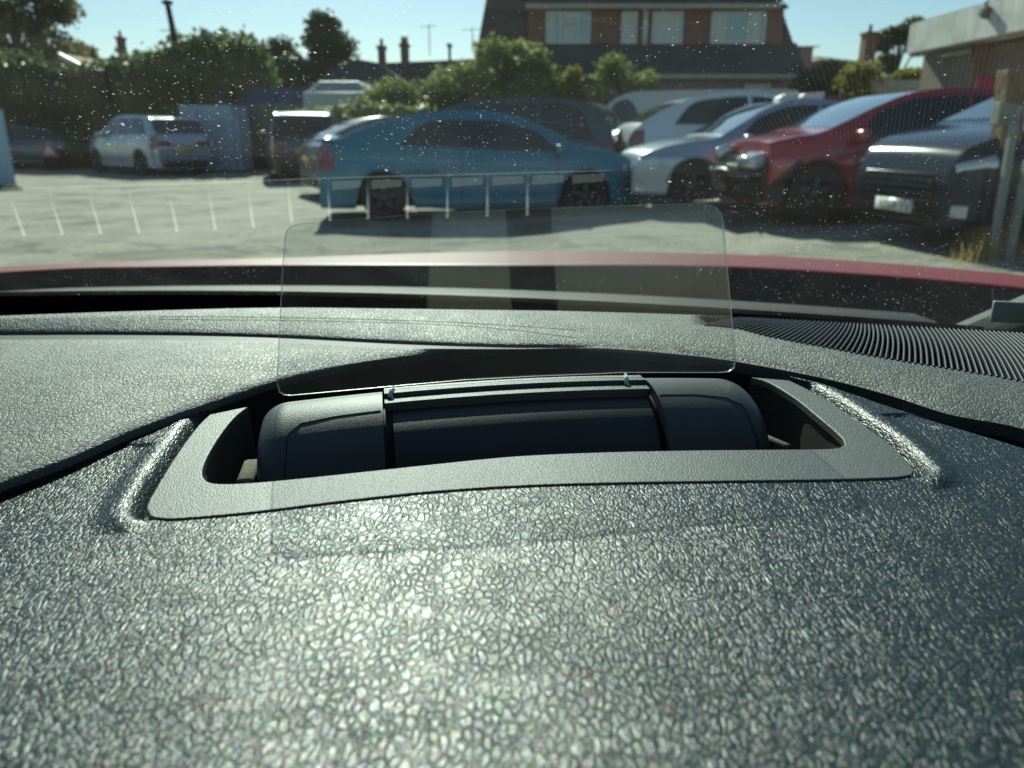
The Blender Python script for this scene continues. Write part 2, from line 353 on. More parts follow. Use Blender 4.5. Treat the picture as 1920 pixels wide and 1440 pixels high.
# --- defroster grille: curved ribs over a dark slot
near = [(1300, 1372), (1497, 1548), (1657, 1656), (1780, 1750), (1907, 1838), (2100, 1965), (2260, 2070)]
g = MB(); x = 1322.0
while x < 2240:
    xf = ip(x, near); a = PZ(x, ip(x, GN), zT - .0032); b = PZ(xf, ip(xf, FAR) + 1.5, zT - .0032)
    d = (b - a); side = Vector((-d.y, d.x, 0)).normalized() * -1; hw = .0006
    rws = []
    for i in range(9):
        t = i / 8; c = a.lerp(b, t) + side * (.0016 * math.sin(math.pi * t)); c.z += .0012 * math.sin(math.pi * t)
        rws.append([c + side * hw + Vector((0, 0, -.007)), c + side * hw + Vector((0, 0, -.0006)), c + side * hw * .5,
                    c - side * hw * .5, c - side * hw + Vector((0, 0, -.0006)), c - side * hw + Vector((0, 0, -.007))])
    g.grid(rws); x += 9.0 + (x - 1322) / 560 * 3.4
for f_ in (.14, .28, .42, .56, .70, .84):
    pts = []
    for x in range(1330, 2250, 12):
        xf = ip(x, near); a = PZ(x, ip(x, GN), zT - .0062); b = PZ(xf, ip(xf, FAR) + 1.5, zT - .0062); pts.append(a.lerp(b, f_))
    g.tube(pts, .0006, 5)
g.build('defroster_grille', M['grille'], dash)
g = MB(); g.grid([[PZ(x, ip(x, GN), zT - .0105) for x in range(1310, 2260, 15)], [PZ(ip(x, near), ip(ip(x, near), FAR), zT - .0105) for x in range(1310, 2260, 15)]])
g.build('grille_slot', M['black'], dash)

# --- cowl pad round the head-up display
def zcowl(p):
    z = -.1300 + (.03 if p.x > 0 else .008) * p.x - .07 * (p.x + .01) ** 2
    if p.y < .26: z += .38 * (.26 - max(p.y, .05)) ** 2
    return z
def PC(px, py):
    z = -.13
    for _ in range(6):
        p = PZ(px, py, z); z = zcowl(p)
    return p
OUT_BZ = [(393, 777), (372, 797), (345, 832), (318, 872), (294, 912), (278, 940), (274, 955), (282, 967), (305, 972), (345, 971), (450, 962), (560, 949), (650, 938),
          (800, 922), (960, 911), (1100, 906), (1250, 903), (1400, 901), (1550, 899), (1650, 896), (1695, 893), (1713, 888), (1714, 878), (1700, 862), (1668, 832), (1620, 797), (1560, 756), (1515, 730), (1480, 713)]
IN_BZ = [(1408, 707), (1440, 716), (1470, 733), (1500, 753), (1530, 778), (1560, 803), (1580, 822), (1585, 831), (1578, 838), (1560, 841), (1520, 842), (1400, 843), (1300, 844), (1150, 847), (1000, 853), (900, 861), (720, 880),
         (560, 897), (470, 905), (420, 907), (395, 905), (383, 898), (379, 885), (386, 862), (400, 836), (420, 806), (442, 780), (465, 762)]
def resample(poly, n, closed=False):
    P_ = [Vector((a[0], a[1], 0)) for a in poly]
    # Catmull-Rom smoothing, then equal steps
    out = []
    for i in range(len(P_) - 1):
        p0 = P_[max(i-1, 0)]; p1 = P_[i]; p2 = P_[i+1]; p3 = P_[min(i+2, len(P_)-1)]
        for k in range(8):
            t = k / 8; out.append(.5 * ((2*p1) + (p2-p0)*t + (2*p0-5*p1+4*p2-p3)*t*t + (-p0+3*p1-3*p2+p3)*t**3))
    out.append(P_[-1]); d = [0]
    for a, b in zip(out, out[1:]): d.append(d[-1] + (b - a).length)
    res = []; j = 0
    for i in range(n):
        s_ = d[-1] * i / (n - 1)
        while j < len(d) - 2 and d[j + 1] < s_: j += 1
        t = (s_ - d[j]) / max(1e-9, d[j+1] - d[j]); res.append(out[j].lerp(out[j+1], t))
    return res
NB = 420
outer_px = resample(OUT_BZ, NB)
SEAML = [(393, 777), (340, 785), (240, 827), (100, 895), (0, 940), (-350, 1090)]
SEAMR = [(1480, 713), (1560, 729), (1663, 763), (1780, 799), (1920, 841), (2270, 950)]
FOC = Vector((1000, 800, 0))
bl = [(p.x, p.y) for p in resample(SEAML, 60)] + [(-350, 2050), (2270, 2050)] + [(p.x, p.y) for p in resample(SEAMR, 60)][::-1]
def hit(dx, dy):
    best = None
    for (ax, ay), (bx, by) in zip(bl, bl[1:]):
        ex, ey = bx - ax, by - ay; den = dx * ey - dy * ex
        if abs(den) < 1e-9: continue
        fx, fy = ax - FOC.x, ay - FOC.y
        t = (fx * ey - fy * ex) / den; s_ = (fx * dy - fy * dx) / den
        if t > 0 and -1e-6 <= s_ <= 1 + 1e-6 and (best is None or t > best): best = t
    return best
rows = []
K = 46
cols = []
for i, p in enumerate(outer_px):
    q0 = PC(p.x, p.y)
    # outward direction in the dash plane from neighbours
    a = PC(outer_px[max(i-1, 0)].x, outer_px[max(i-1, 0)].y); b = PC(outer_px[min(i+1, NB-1)].x, outer_px[min(i+1, NB-1)].y)
    tan = (b - a); tan.z = 0; tan.normalize(); nrm = Vector((tan.y, -tan.x, 0))
    d = p - FOC; t = hit(d.x, d.y)
    if t is None or t < 1.001: t = 1.001
    far_px = FOC + d * t
    side = sm((abs(nrm.x) - .25) / .5)
    cols.append((q0, nrm, p, far_px, side))
# the outline runs left tip -> bottom -> right tip, so the outward normal is to the right of travel or left of it: choose once
mid = cols[NB // 2]
sgn = 1 if mid[1].y < 0 else -1
for q0, nrm, p, far_px, side in cols:
    nrm = nrm * sgn; col_ = []
    length = (PC(far_px.x, far_px.y) - q0).length
    for k in range(K):
        if k < 9:
            o_ = (.0004, .0006, .001, .0017, .0028, .0045, .0065, .009, .012)[k]
            wd = lerp(.0008, .0065, side)                # how wide the rolled lip is
            dz = -.006 * (1 - sm(o_ / wd)) ** 1.0
            dz += side * .0022 * math.exp(-((o_ - .009) / .006) ** 2)
            o_ = min(o_, length * .9 * (k + 1) / 9) if length < .03 else o_
            q = q0 + nrm * o_; q.z = zcowl(q) + CH + dz
        else:
            t = (k - 8) / (K - 9); t = t ** 1.25
            s0 = min(.012, length * .9) / max(length, 1e-6)
            ts = s0 + (1 - s0) * t
            pf = p.lerp(far_px, 0)
            qa = q0 + nrm * .012; qb = PC(far_px.x, far_px.y)
            if length < .03: qa = q0.lerp(qb, .9)
            q = qa.lerp(qb, t); q.z = zcowl(q) + CH
            o_ = .012 + (q - qa).length
            q.z += side * .0022 * math.exp(-((o_ - .009) / .006) ** 2) * (1 if length > .03 else .5)
        col_.append(q)
    col_.append(col_[-1] + Vector((0, .0015, -.002))); col_.append(col_[-1] + Vector((0, .001, -.05)))
    rows.append(col_)
mb = MB(); mb.grid(rows)
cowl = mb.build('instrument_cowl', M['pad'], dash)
bm = bmesh.new(); bm.from_mesh(cowl.data); bmesh.ops.recalc_face_normals(bm, faces=bm.faces); 
up = sum(f_.normal.z * f_.calc_area() for f_ in bm.faces)
if up < 0: bmesh.ops.reverse_faces(bm, faces=bm.faces)
bm.to_mesh(cowl.data); bm.free()

# dark tray under everything
MB().box(-.9, .6, -.05, .50, CH - .26, CH - .2).build('carcass', M['black'], dash)

# ------------------------------------------------------------------ head-up display
hud = bpy.data.objects.new('head_up_display', None); COL.objects.link(hud); hud.parent = car
zb = -.1278
def ribbon_solid(poly_px, z, th, name, mat, parent, zf=None, bev=0):
    bm = bmesh.new(); top = [bm.verts.new(PZ(p[0], p[1], z if zf is None else zf(p))) for p in poly_px]
    f_ = bm.faces.new(top); f_.normal_update()
    if f_.normal.z < 0: f_.normal_flip()
    r_ = bmesh.ops.extrude_face_region(bm, geom=[f_]); 
    for v in [e for e in r_['geom'] if isinstance(e, bmesh.types.BMVert)]: v.co.z -= th
    bmesh.ops.recalc_face_normals(bm, faces=bm.faces); bmesh.ops.triangulate(bm, faces=[q for q in bm.faces if len(q.verts) > 4])
    me = bpy.data.meshes.new(name); bm.to_mesh(me); bm.free(); me.materials.append(mat)
    o = bpy.data.objects.new(name, me); COL.objects.link(o); o.parent = parent
    if bev:
        b = o.modifiers.new('b', 'BEVEL'); b.width = bev; b.segments = 3; b.limit_method = 'ANGLE'; b.angle_limit = R(50)
    for p_ in me.polygons: p_.use_smooth = False
    return o
bzpoly = [(p.x, p.y) for p in resample(OUT_BZ, 130)] + [(p.x, p.y) for p in resample(IN_BZ, 130)]
ribbon_solid(bzpoly, zb, .004, 'bezel', M['bezel'], hud, zf=lambda p: PC(p[0], p[1]).z - CH + .0008, bev=.0011)
# well walls
inn = resample(IN_BZ, 120); g = MB()
g.grid([[PC(p.x, p.y) + Vector((0, .0003, -.0012)) for p in inn], [PC(p.x, p.y) + Vector((0, .004, -.02)) for p in inn], [PC(p.x, p.y) + Vector((0, .008, -.06)) for p in inn]])
g.build('well_wall', M['dusty'], hud)
gl = PZ(520, 742, -.118); gr = PZ(1378, 697, -.118)
U = (gr - gl); U.z = 0; U.normalize(); W = Vector((-U.y, U.x, 0)); O = (gl + gr) / 2
def loc(u, w_, z): return O + U * u + W * w_ + Vector((0, 0, z + .118))
def uof(px, py, z=-.118): return (PZ(px, py, z) - O).dot(U)
def ztop(u): return -.1215 + .0040 * (1 - (u / .11) ** 2)
def roll(u0, u1, R0, drop, name, mat, cw, a0=-35, a1=105, round_l=0, round_r=0, n=40):
    g = MB(); rws = []
    for i in range(n + 1):
        u = lerp(u0, u1, i / n); r_ = R0; dz = 0
        for e, rd in ((u - u0, round_l), (u1 - u, round_r)):
            if rd and e < rd: s_ = 1 - math.sqrt(max(0, 1 - (1 - e / rd) ** 2)); dz += s_ * rd * .75
        r_ -= dz
        zc = ztop(u) - drop - R0
        rws.append([loc(u, cw - r_ * math.sin(R(a)), zc + r_ * math.cos(R(a))) for a in np.linspace(a0, a1, 30)])
    g.grid(rws)
    for rw in (rws[0], rws[-1]):
        c = sum(rw, Vector()) / len(rw); c.z -= .01
        g.add([c] + rw, [(0, k + 1, k + 2) for k in range(len(rw) - 1)])
    o = g.build(name, mat, hud)
    es = o.modifiers.new('e', 'EDGE_SPLIT'); es.split_angle = R(50)
    return o
uL0, uL1 = uof(468, 790), uof(716, 724)
uR0, uR1 = uof(1205, 703), uof(1472, 745)
RR = .040
roll(uL0, uL1, RR, 0, 'housing_lid', M['housing'], -.006, round_l=.012)
roll(uR0, uR1, RR, 0, 'housing_lid', M['housing'], -.006, round_r=.013)
roll(uL1 + .0045, uR0 - .0035, RR - .006, .0055, 'shutter_drum', M['drum'], -.008, a0=-40)
# panel line on each lid
def lidpt(u, a, off=.0003, rr=RR): return loc(u, -.006 - (rr + off) * math.sin(R(a)), ztop(u) - rr + (rr + off) * math.cos(R(a)))
def seamline(us, as_, name):
    n = 40; pts = []
    for i in range(n + 1):
        t = i / n * (len(us) - 1); k = min(int(t), len(us) - 2)
        pts.append(lidpt(lerp(us[k], us[k+1], t - k), lerp(as_[k], as_[k+1], t - k), 0))
    MB().tube(pts, .00035, 6).build(name, M['black'], hud)
seamline([uL1 - .001, uL0 + .035, uL0 + .020, uL0 + .0145, uL0 + .013], [20, 21, 24, 32, 70], 'panel_seam')
seamline([uR0 + .001, uR1 - .035, uR1 - .020, uR1 - .0125, uR1 - .0095], [20, 20, 23, 31, 70], 'panel_seam')
# back strip between the lids: two flat steps
g = MB()
for (w0, w1, z0) in ((-.012, -.0045, -.0012), (-.0042, .004, .0010)):
    rws = []
    for i in range(31):
        u = lerp(uL1 + .001, uR0 - .001, i / 30); z = ztop(u) + z0 - .0006
        rws.append([loc(u, w0, z - .004), loc(u, w0, z - .0003), loc(u, w0 + .0004, z), loc(u, w1 - .0004, z + .0002), loc(u, w1, z - .0001), loc(u, w1, z - .005)])
    g.grid(rws)
o = g.build('back_strip', M['bezel'], hud); o.modifiers.new('e', 'EDGE_SPLIT').split_angle = R(35)
# dusty gaps between drum and lids, felt strips at the ends
for ua, ub in ((uL1 - .0002, uL1 + .0046), (uR0 - .0036, uR0 + .0002)):
    g = MB(); rws = []
    for a in np.linspace(0, 100, 22):
        rws.append([loc(ua, -.008 - (RR - .012) * math.sin(R(a)), ztop(ua) - RR + (RR - .006) * math.cos(R(a))),
                    loc(ub, -.008 - (RR - .012) * math.sin(R(a)), ztop(ub) - RR + (RR - .006) * math.cos(R(a)))])
    g.grid(rws); g.build('guide_slot', M['dusty'], hud)
MB().box(-.0045, .003, -.012, .012, -.022, .004, Matrix.Translation(loc(uL0 - .0035, -.026, -.147)) @ Matrix.Rotation(math.atan2(U.y, U.x), 4, 'Z')).build('felt_strip', M['dustwhite'], hud, bevel=.002)
MB().box(-.002, .003, -.016, .010, -.022, .004, Matrix.Translation(loc(uR1 + .004, -.020, -.150)) @ Matrix.Rotation(math.atan2(U.y, U.x) + .35, 4, 'Z')).build('felt_strip', M['dustwhite'], hud, bevel=.002)
# cheeks: dark end plates in the well
# clips that hold the glass
for u_ in (uof(733, 722), uof(1163, 700)):
    g = MB(); z = ztop(u_)
    g.tube([loc(u_ - .001, -.006, z - .001), loc(u_, -.003, z + .0012), loc(u_ + .001, .002, z + .0015)], .0012, 8, .0009)
    g.tube([loc(u_ + .001, -.007, z - .003), loc(u_ - .001, -.004, z + .0004)], .0008, 8)
    g.build('glass_clip', M['clip'], hud)
# the glass
GP = [(545, 742), (532, 741), (523, 735), (519, 722), (519, 700), (524, 600), (529, 500), (533, 450), (536, 434), (545, 424), (562, 419),
      (700, 407), (850, 397), (1000, 390), (1150, 385), (1290, 381), (1325, 382), (1343, 388), (1353, 400), (1357, 418), (1366, 520), (1375, 620), (1380, 676), (1377, 690), (1368, 697), (1350, 699),
      (1165, 699), (1130, 701), (1000, 706), (870, 713), (745, 724)]
GY = []
nrm_g = W.copy(); nrm_g = (Matrix.Rotation(R(-6), 4, U).to_3x3() @ nrm_g).normalized()
O2 = loc(0, .001, -.118)
camv = Vector((0, 0, CH))
def onglass(px, py):
    d = Vector(ray(px, py)); t = (O2 - camv).dot(nrm_g) / d.dot(nrm_g); return camv + d * t
gp = [onglass(*p) for p in GP]
TG = .0022
g = MB(); n = len(gp); g.add(gp, [tuple(range(n))])
glass = g.build('display_glass', M['hud'], hud, smooth=False)
g = MB(); c = sum(gp, Vector()) / n
rr0 = []; rr1 = []; rr2 = []; rr3 = []
for p in gp:
    inw = (c - p).normalized() * .0005
    rr0.append(p + inw); rr1.append(p - nrm_g * .0002); rr2.append(p + nrm_g * TG); rr3.append(p + inw + nrm_g * TG)
g.grid([rr0, rr1, rr2, rr3], close=True); g.build('glass_rim', M['glass_edge'], hud)

# ------------------------------------------------------------------ windscreen, scuttle, bonnet, cabin shell
RK = R(28); CX = -.36
def ybase(x): return .90 - .16 * ((x - CX) / .8) ** 2
zbase = -.22
def wsp(x, s_):
    s2 = s_
    return Vector((x, ybase(x) - s2 * math.cos(RK), zbase + s2 * math.sin(RK) + CH + .012 * math.sin(math.pi * s2 / 1.2) - .03 * (s2 / 1.2) * ((x - CX) / .8) ** 2))
X0, X1 = CX - .76, CX + .80
g = MB(); g.grid([[wsp(lerp(X0, X1, i / 40), 1.2 * k / 24) for i in range(41)] for k in range(25)])
g.build('windscreen', M['ws'], car)
g = MB(); rws = []
for k, s_ in enumerate((-.02, .03, .07, .12)):
    rws.append([wsp(lerp(X0, X1, i / 40), s_) + Vector((0, .0035, .004)) for i in range(41)])
g.grid(rws); g.build('windscreen_border', M['black'], car)
sc_m = flat('scuttle_plastic', (.022, .026, .024), .6, spec=.3, var=.4, scale=25, bump=.0006, bscale=300)
g = MB(); rws = []
for dy, dz in ((-.02, -.05), (0, -.012), (.05, .0), (.10, .008), (.15, .014), (.20, .012), (.22, -.01)):
    rws.append([Vector((x, ybase(x) + dy, zbase + dz + CH)) for x in np.linspace(X0 - .05, X1 + .05, 50)])
g.grid(rws); 
g.build('scuttle', sc_m, car)
# bonnet: crest and rear edge follow the photo, then it falls away to the nose
BT = [(-900, 560), (-300, 520), (110, 495), (500, 484), (960, 471), (1350, 476), (1600, 489), (1920, 516), (2300, 560)]
BB = [(-900, 600), (-300, 535), (110, 505), (300, 501), (500, 498), (960, 499), (1350, 501), (1600, 514), (1920, 541), (2300, 590)]
rws = []; bx = list(range(-900, 2301, 40))
back = [PZ(x, ip(x, BB), -.186 - .00 * abs(x - 400) / 1000) for x in bx]
crest = [PZ(x, ip(x, BT), -.232) for x in bx]
rws.append([p + Vector((0, .002, -.010)) for p in back]); rws.append([p + Vector((0, -.0005, -.002)) for p in back]); rws.append(back)
for t in (.1, .3, .5, .7, .85, 1.0): rws.append([b.lerp(c_, t) + Vector((0, 0, .003 * math.sin(math.pi * t))) for b, c_ in zip(back, crest)])
for dy, dz in ((.12, -.035), (.25, -.085), (.38, -.17), (.45, -.3), (.46, -.5)): rws.append([c_ + Vector((0, dy, dz)) for c_ in crest])
g = MB(); g.grid(rws); g.build('bonnet', M['roofred'], car)
MB().grid([[p + Vector((0, -.0008, -.0025)) for p in back], [p + Vector((0, -.004, -.07)) for p in back]]).build('bonnet_seal', flat('seal_rubber', (.035, .04, .036), .7), car)
# pale vent slats added below the windscreen, laid out for their reflection in it
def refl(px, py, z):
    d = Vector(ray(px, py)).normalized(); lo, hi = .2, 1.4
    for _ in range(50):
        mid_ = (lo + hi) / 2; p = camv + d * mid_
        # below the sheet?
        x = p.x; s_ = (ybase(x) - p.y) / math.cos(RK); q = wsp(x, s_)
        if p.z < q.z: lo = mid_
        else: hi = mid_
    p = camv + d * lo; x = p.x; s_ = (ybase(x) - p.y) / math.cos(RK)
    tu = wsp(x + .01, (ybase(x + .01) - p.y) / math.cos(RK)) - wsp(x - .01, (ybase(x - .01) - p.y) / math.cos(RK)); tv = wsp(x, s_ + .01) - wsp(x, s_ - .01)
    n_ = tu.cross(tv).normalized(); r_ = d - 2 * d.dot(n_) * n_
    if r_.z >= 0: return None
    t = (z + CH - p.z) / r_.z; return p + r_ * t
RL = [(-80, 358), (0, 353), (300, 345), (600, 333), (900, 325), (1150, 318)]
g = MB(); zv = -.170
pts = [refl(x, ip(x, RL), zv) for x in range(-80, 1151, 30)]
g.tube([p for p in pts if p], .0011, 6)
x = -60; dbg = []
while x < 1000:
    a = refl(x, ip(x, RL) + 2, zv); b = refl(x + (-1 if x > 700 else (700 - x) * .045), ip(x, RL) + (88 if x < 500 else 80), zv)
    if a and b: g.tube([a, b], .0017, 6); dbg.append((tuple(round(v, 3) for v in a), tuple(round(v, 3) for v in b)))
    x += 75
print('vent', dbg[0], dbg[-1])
g.build("added_vent_slats", M['slat'], dash)
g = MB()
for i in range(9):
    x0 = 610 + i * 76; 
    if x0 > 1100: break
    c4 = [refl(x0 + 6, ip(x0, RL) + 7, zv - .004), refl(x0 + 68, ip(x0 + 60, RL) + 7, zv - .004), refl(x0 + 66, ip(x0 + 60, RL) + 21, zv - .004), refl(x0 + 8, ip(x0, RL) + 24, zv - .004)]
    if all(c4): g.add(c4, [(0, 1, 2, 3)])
g.build('added_vent_vane', flat('vane_plastic', (.35, .36, .34), .5), dash, smooth=False)  # pale slabs added for the same reflection in the windscreen
MB().grid([[Vector((x, .50, CH - .23)) for x in (-1.3, .6)], [Vector((x, .93, CH - .235)) for x in (-1.3, .6)]]).build('vent_tray', M['black'], dash)
# cabin: headliner, pillars, sills, rear, seats
liner = flat('headliner_cloth', (.13, .14, .145), .9, var=.15, scale=30)
cab = MB()
tp = [wsp(lerp(X0, X1, i / 12), 1.19) for i in range(13)]
rws = [tp]
for y, z in ((-.7, .40), (-1.3, .40), (-2.0, .36), (-2.6, .26)): rws.append([Vector((p.x, y, CH + z - .05 * ((p.x - CX) / .8) ** 2)) for p in tp])
cab.grid(rws); cab.build('roof_lining', liner, car)
for sx, xx in ((-1, X0), (1, X1)):
    MB().tube([wsp(xx, -.02) , wsp(xx, .6), wsp(xx, 1.19)], .035, 10).build('pillar', M['trim'], car); MB().tube([Vector((xx, -.75, CH - .2)), Vector((xx, -.8, CH + .34))], .05, 8).build('pillar', M['trim'], car)
    MB().tube([Vector((xx, -2.2, CH - .2)), Vector((xx, -1.95, CH + .32))], .09, 8).build('pillar', M['trim'], car)
    MB().box(min(xx, xx + sx * .06), max(xx, xx + sx * .06), -2.7, .75, .3, CH - .2).build('door', M['trim'], car)
MB().box(X0, X1, -2.72, -2.66, .3, CH - .12).build('tailgate', M['trim'], car)
MB().box(X0, X1, -2.7, .75, .28, .32).build('floor_pan', M['trim'], car)
tint = pane('rear_glass', (.30, .38, .36), .06); tint2 = pane('side_glass', (.7, .8, .76), .06)
MB().grid([[Vector((x, -2.70, CH - .11)) for x in (X0, X1)], [Vector((x, -2.6, CH + .25)) for x in (X0, X1)]]).build('rear_window', tint, car)
for xx in (X0, X1):
    for y0, y1 in ((-.80, .30), (-2.2, -.85)): MB().grid([[Vector((xx, y, CH - .2)) for y in (y0, y1)], [Vector((xx, y, CH + (.33 if y < .2 else -.1))) for y in (y0, y1)]]).build('side_window', tint2, car)
seatm = flat('seat_cloth', (.06, .06, .062), .8, var=.3, scale=60)
for sx in (.02, -.74):
    s_ = bpy.data.objects.new('seat', None); COL.objects.link(s_); s_.parent = car
    MB().box(sx - .25, sx + .25, -1.05, -.5, .62, .78).build('cushion', seatm, s_, bevel=.04)
    MB().box(sx - .25, sx + .25, -1.2, -1.05, .75, 1.28).build('backrest', seatm, s_, bevel=.05)
    MB().box(sx - .13, sx + .13, -1.2, -1.1, 1.31, 1.48).build('headrest', seatm, s_, bevel=.03)
# pale permit holder tucked into the corner of the dashboard
pm = MB(); a = PZ(1878, 592, -.128)
pm.box(0, .05, 0, .004, -.012, .0045, Matrix.Translation(a + Vector((.012, .03, 0))) @ Matrix.Rotation(R(-12), 4, 'Z'))
tag(pm.build('permit_holder', flat('grey_card', (.3, .32, .3), .5), None, bevel=.0008), 'small pale grey plastic holder tucked in the corner of the dashboard under the windscreen', 'holder')

# ================================================================== THE YARD OUTSIDE
def gz(x, y): return .042 * max(0.0, min(x, 9)) * sm((y - 1) / 5)
def asphalt():
    m, t, N, L = nt('yard_surface')
    o = N('ShaderNodeOutputMaterial'); b = N('ShaderNodeBsdfPrincipled'); L(b.outputs[0], o.inputs[0]); b.inputs['Roughness'].default_value = .9
    tc = N('ShaderNodeTexCoord')
    def nz(s_, d=6, dist=0):
        n_ = N('ShaderNodeTexNoise'); n_.inputs['Scale'].default_value = s_; n_.inputs['Detail'].default_value = d; n_.inputs['Distortion'].default_value = dist; n_.inputs['Roughness'].default_value = .65
        L(tc.outputs['Object'], n_.inputs['Vector']); return n_
    def mr(n_, a, b_, lo=0, hi=1):
        k = N('ShaderNodeMapRange'); k.inputs[1].default_value = a; k.inputs[2].default_value = b_; k.inputs[3].default_value = lo; k.inputs[4].default_value = hi; L(n_.outputs[0], k.inputs[0]); return k
    def mix(f_, c1, c2):
        k = N('ShaderNodeMix'); k.data_type = 'RGBA'; L(f_.outputs[0], k.inputs[0])
        for q, c in ((6, c1), (7, c2)):
            if isinstance(c, tuple): k.inputs[q].default_value = (*c, 1)
            else: L(c.outputs[2], k.inputs[q])
        return k
    c = mix(mr(nz(1.1, 10, .5), .40, .60), (.36, .335, .25), (.22, .205, .155))
    c = mix(mr(nz(18, 8), .48, .66), c, (.46, .44, .37))
    c = mix(mr(nz(.8, 10, .9), .53, .60), c, (.15, .14, .105))
    c = mix(mr(nz(.33, 6, 2.5), .60, .64, 0, .75), c, (.09, .09, .08))
    L(c.outputs[2], b.inputs['Base Color'])
    bp = N('ShaderNodeBump'); bp.inputs['Distance'].default_value = .01; L(nz(55, 5).outputs[0], bp.inputs['Height']); L(bp.outputs[0], b.inputs['Normal'])
    return m
g = MB(); gx = list(np.linspace(-160, -14, 12)) + list(np.linspace(-12, 14, 53)) + list(np.linspace(16, 160, 12)); gy = list(np.linspace(-20, 0, 5)) + list(np.linspace(1, 30, 30)) + list(np.linspace(35, 400, 12))
g.grid([[Vector((x, y, gz(x, y))) for x in gx] for y in gy])
tag(g.build('ground', asphalt(), None), kind='structure')

# ------------------------------------------------------------------ cars
def catm(P_, per):
    out = []
    for i in range(len(P_) - 1):
        p0, p1, p2, p3 = P_[max(i-1, 0)], P_[i], P_[i+1], P_[min(i+2, len(P_)-1)]
        for k in range(per):
            t = k / per; out.append(tuple(.5 * ((2*b) + (c-a)*t + (2*a-5*b+4*c-d)*t*t + (-a+3*b-3*c+d)*t**3) for a, b, c, d in zip(p0, p1, p2, p3)))
    out.append(P_[-1]); return out
PROF = {   # fractions of length (-.5 rear .. .5 front) and height; windscreen, rear glass and side glass ranges
 'hatch': dict(top=[(-.5, .52), (-.49, .60), (-.475, .66), (-.44, .73), (-.37, .83), (-.27, .93), (-.15, .985), (-.02, 1.0), (.08, .965), (.17, .87), (.25, .76), (.31, .685), (.39, .64), (.45, .585), (.485, .51), (.5, .40)],
               belt=[(-.5, .62), (-.3, .66), (0, .62), (.3, .585), (.5, .45)], ws=(.085, .285), rw=(-.455, -.31), sg=[(-.335, -.05), (-.035, .225)], wh=(-.305, .315)),
 'mpv': dict(top=[(-.5, .55), (-.495, .64), (-.48, .74), (-.45, .86), (-.41, .945), (-.33, .985), (-.1, 1.0), (.08, .975), (.18, .90), (.26, .80), (.33, .70), (.40, .65), (.46, .58), (.49, .50), (.5, .38)],
             belt=[(-.5, .58), (0, .56), (.3, .54), (.5, .42)], ws=(.14, .31), rw=(-.486, -.425), sg=[(-.43, -.22), (-.205, -.02), (-.005, .25)], wh=(-.31, .32)),
 'suv': dict(top=[(-.5, .50), (-.495, .60), (-.485, .68), (-.455, .80), (-.42, .92), (-.36, .97), (-.15, 1.0), (.02, .985), (.11, .92), (.19, .80), (.245, .715), (.32, .68), (.42, .645), (.475, .59), (.495, .50), (.5, .40)],
             belt=[(-.5, .66), (0, .645), (.25, .62), (.5, .5)], ws=(.065, .225), rw=(-.482, -.415), sg=[(-.40, -.20), (-.185, -.03), (-.015, .17)], wh=(-.305, .315)),
 'saloon': dict(top=[(-.5, .50), (-.495, .60), (-.47, .66), (-.40, .69), (-.33, .73), (-.26, .84), (-.18, .95), (-.06, 1.0), (.04, .985), (.12, .90), (.20, .76), (.26, .665), (.34, .63), (.43, .565), (.48, .49), (.5, .38)],
                belt=[(-.5, .60), (-.2, .63), (.1, .60), (.3, .57), (.5, .44)], ws=(.065, .24), rw=(-.35, -.2), sg=[(-.27, -.06), (-.045, .20)], wh=(-.30, .325)),
 'van': dict(top=[(-.5, .45), (-.498, .7), (-.495, .93), (-.48, .985), (-.3, 1.0), (.1, 1.0), (.22, .98), (.30, .88), (.37, .68), (.41, .60), (.46, .54), (.49, .45), (.5, .33)],
             belt=[(-.5, .52), (.3, .50), (.5, .38)], ws=(.245, .375), rw=(-.499, -.4965), sg=[(.14, .335)], wh=(-.30, .33)),
}
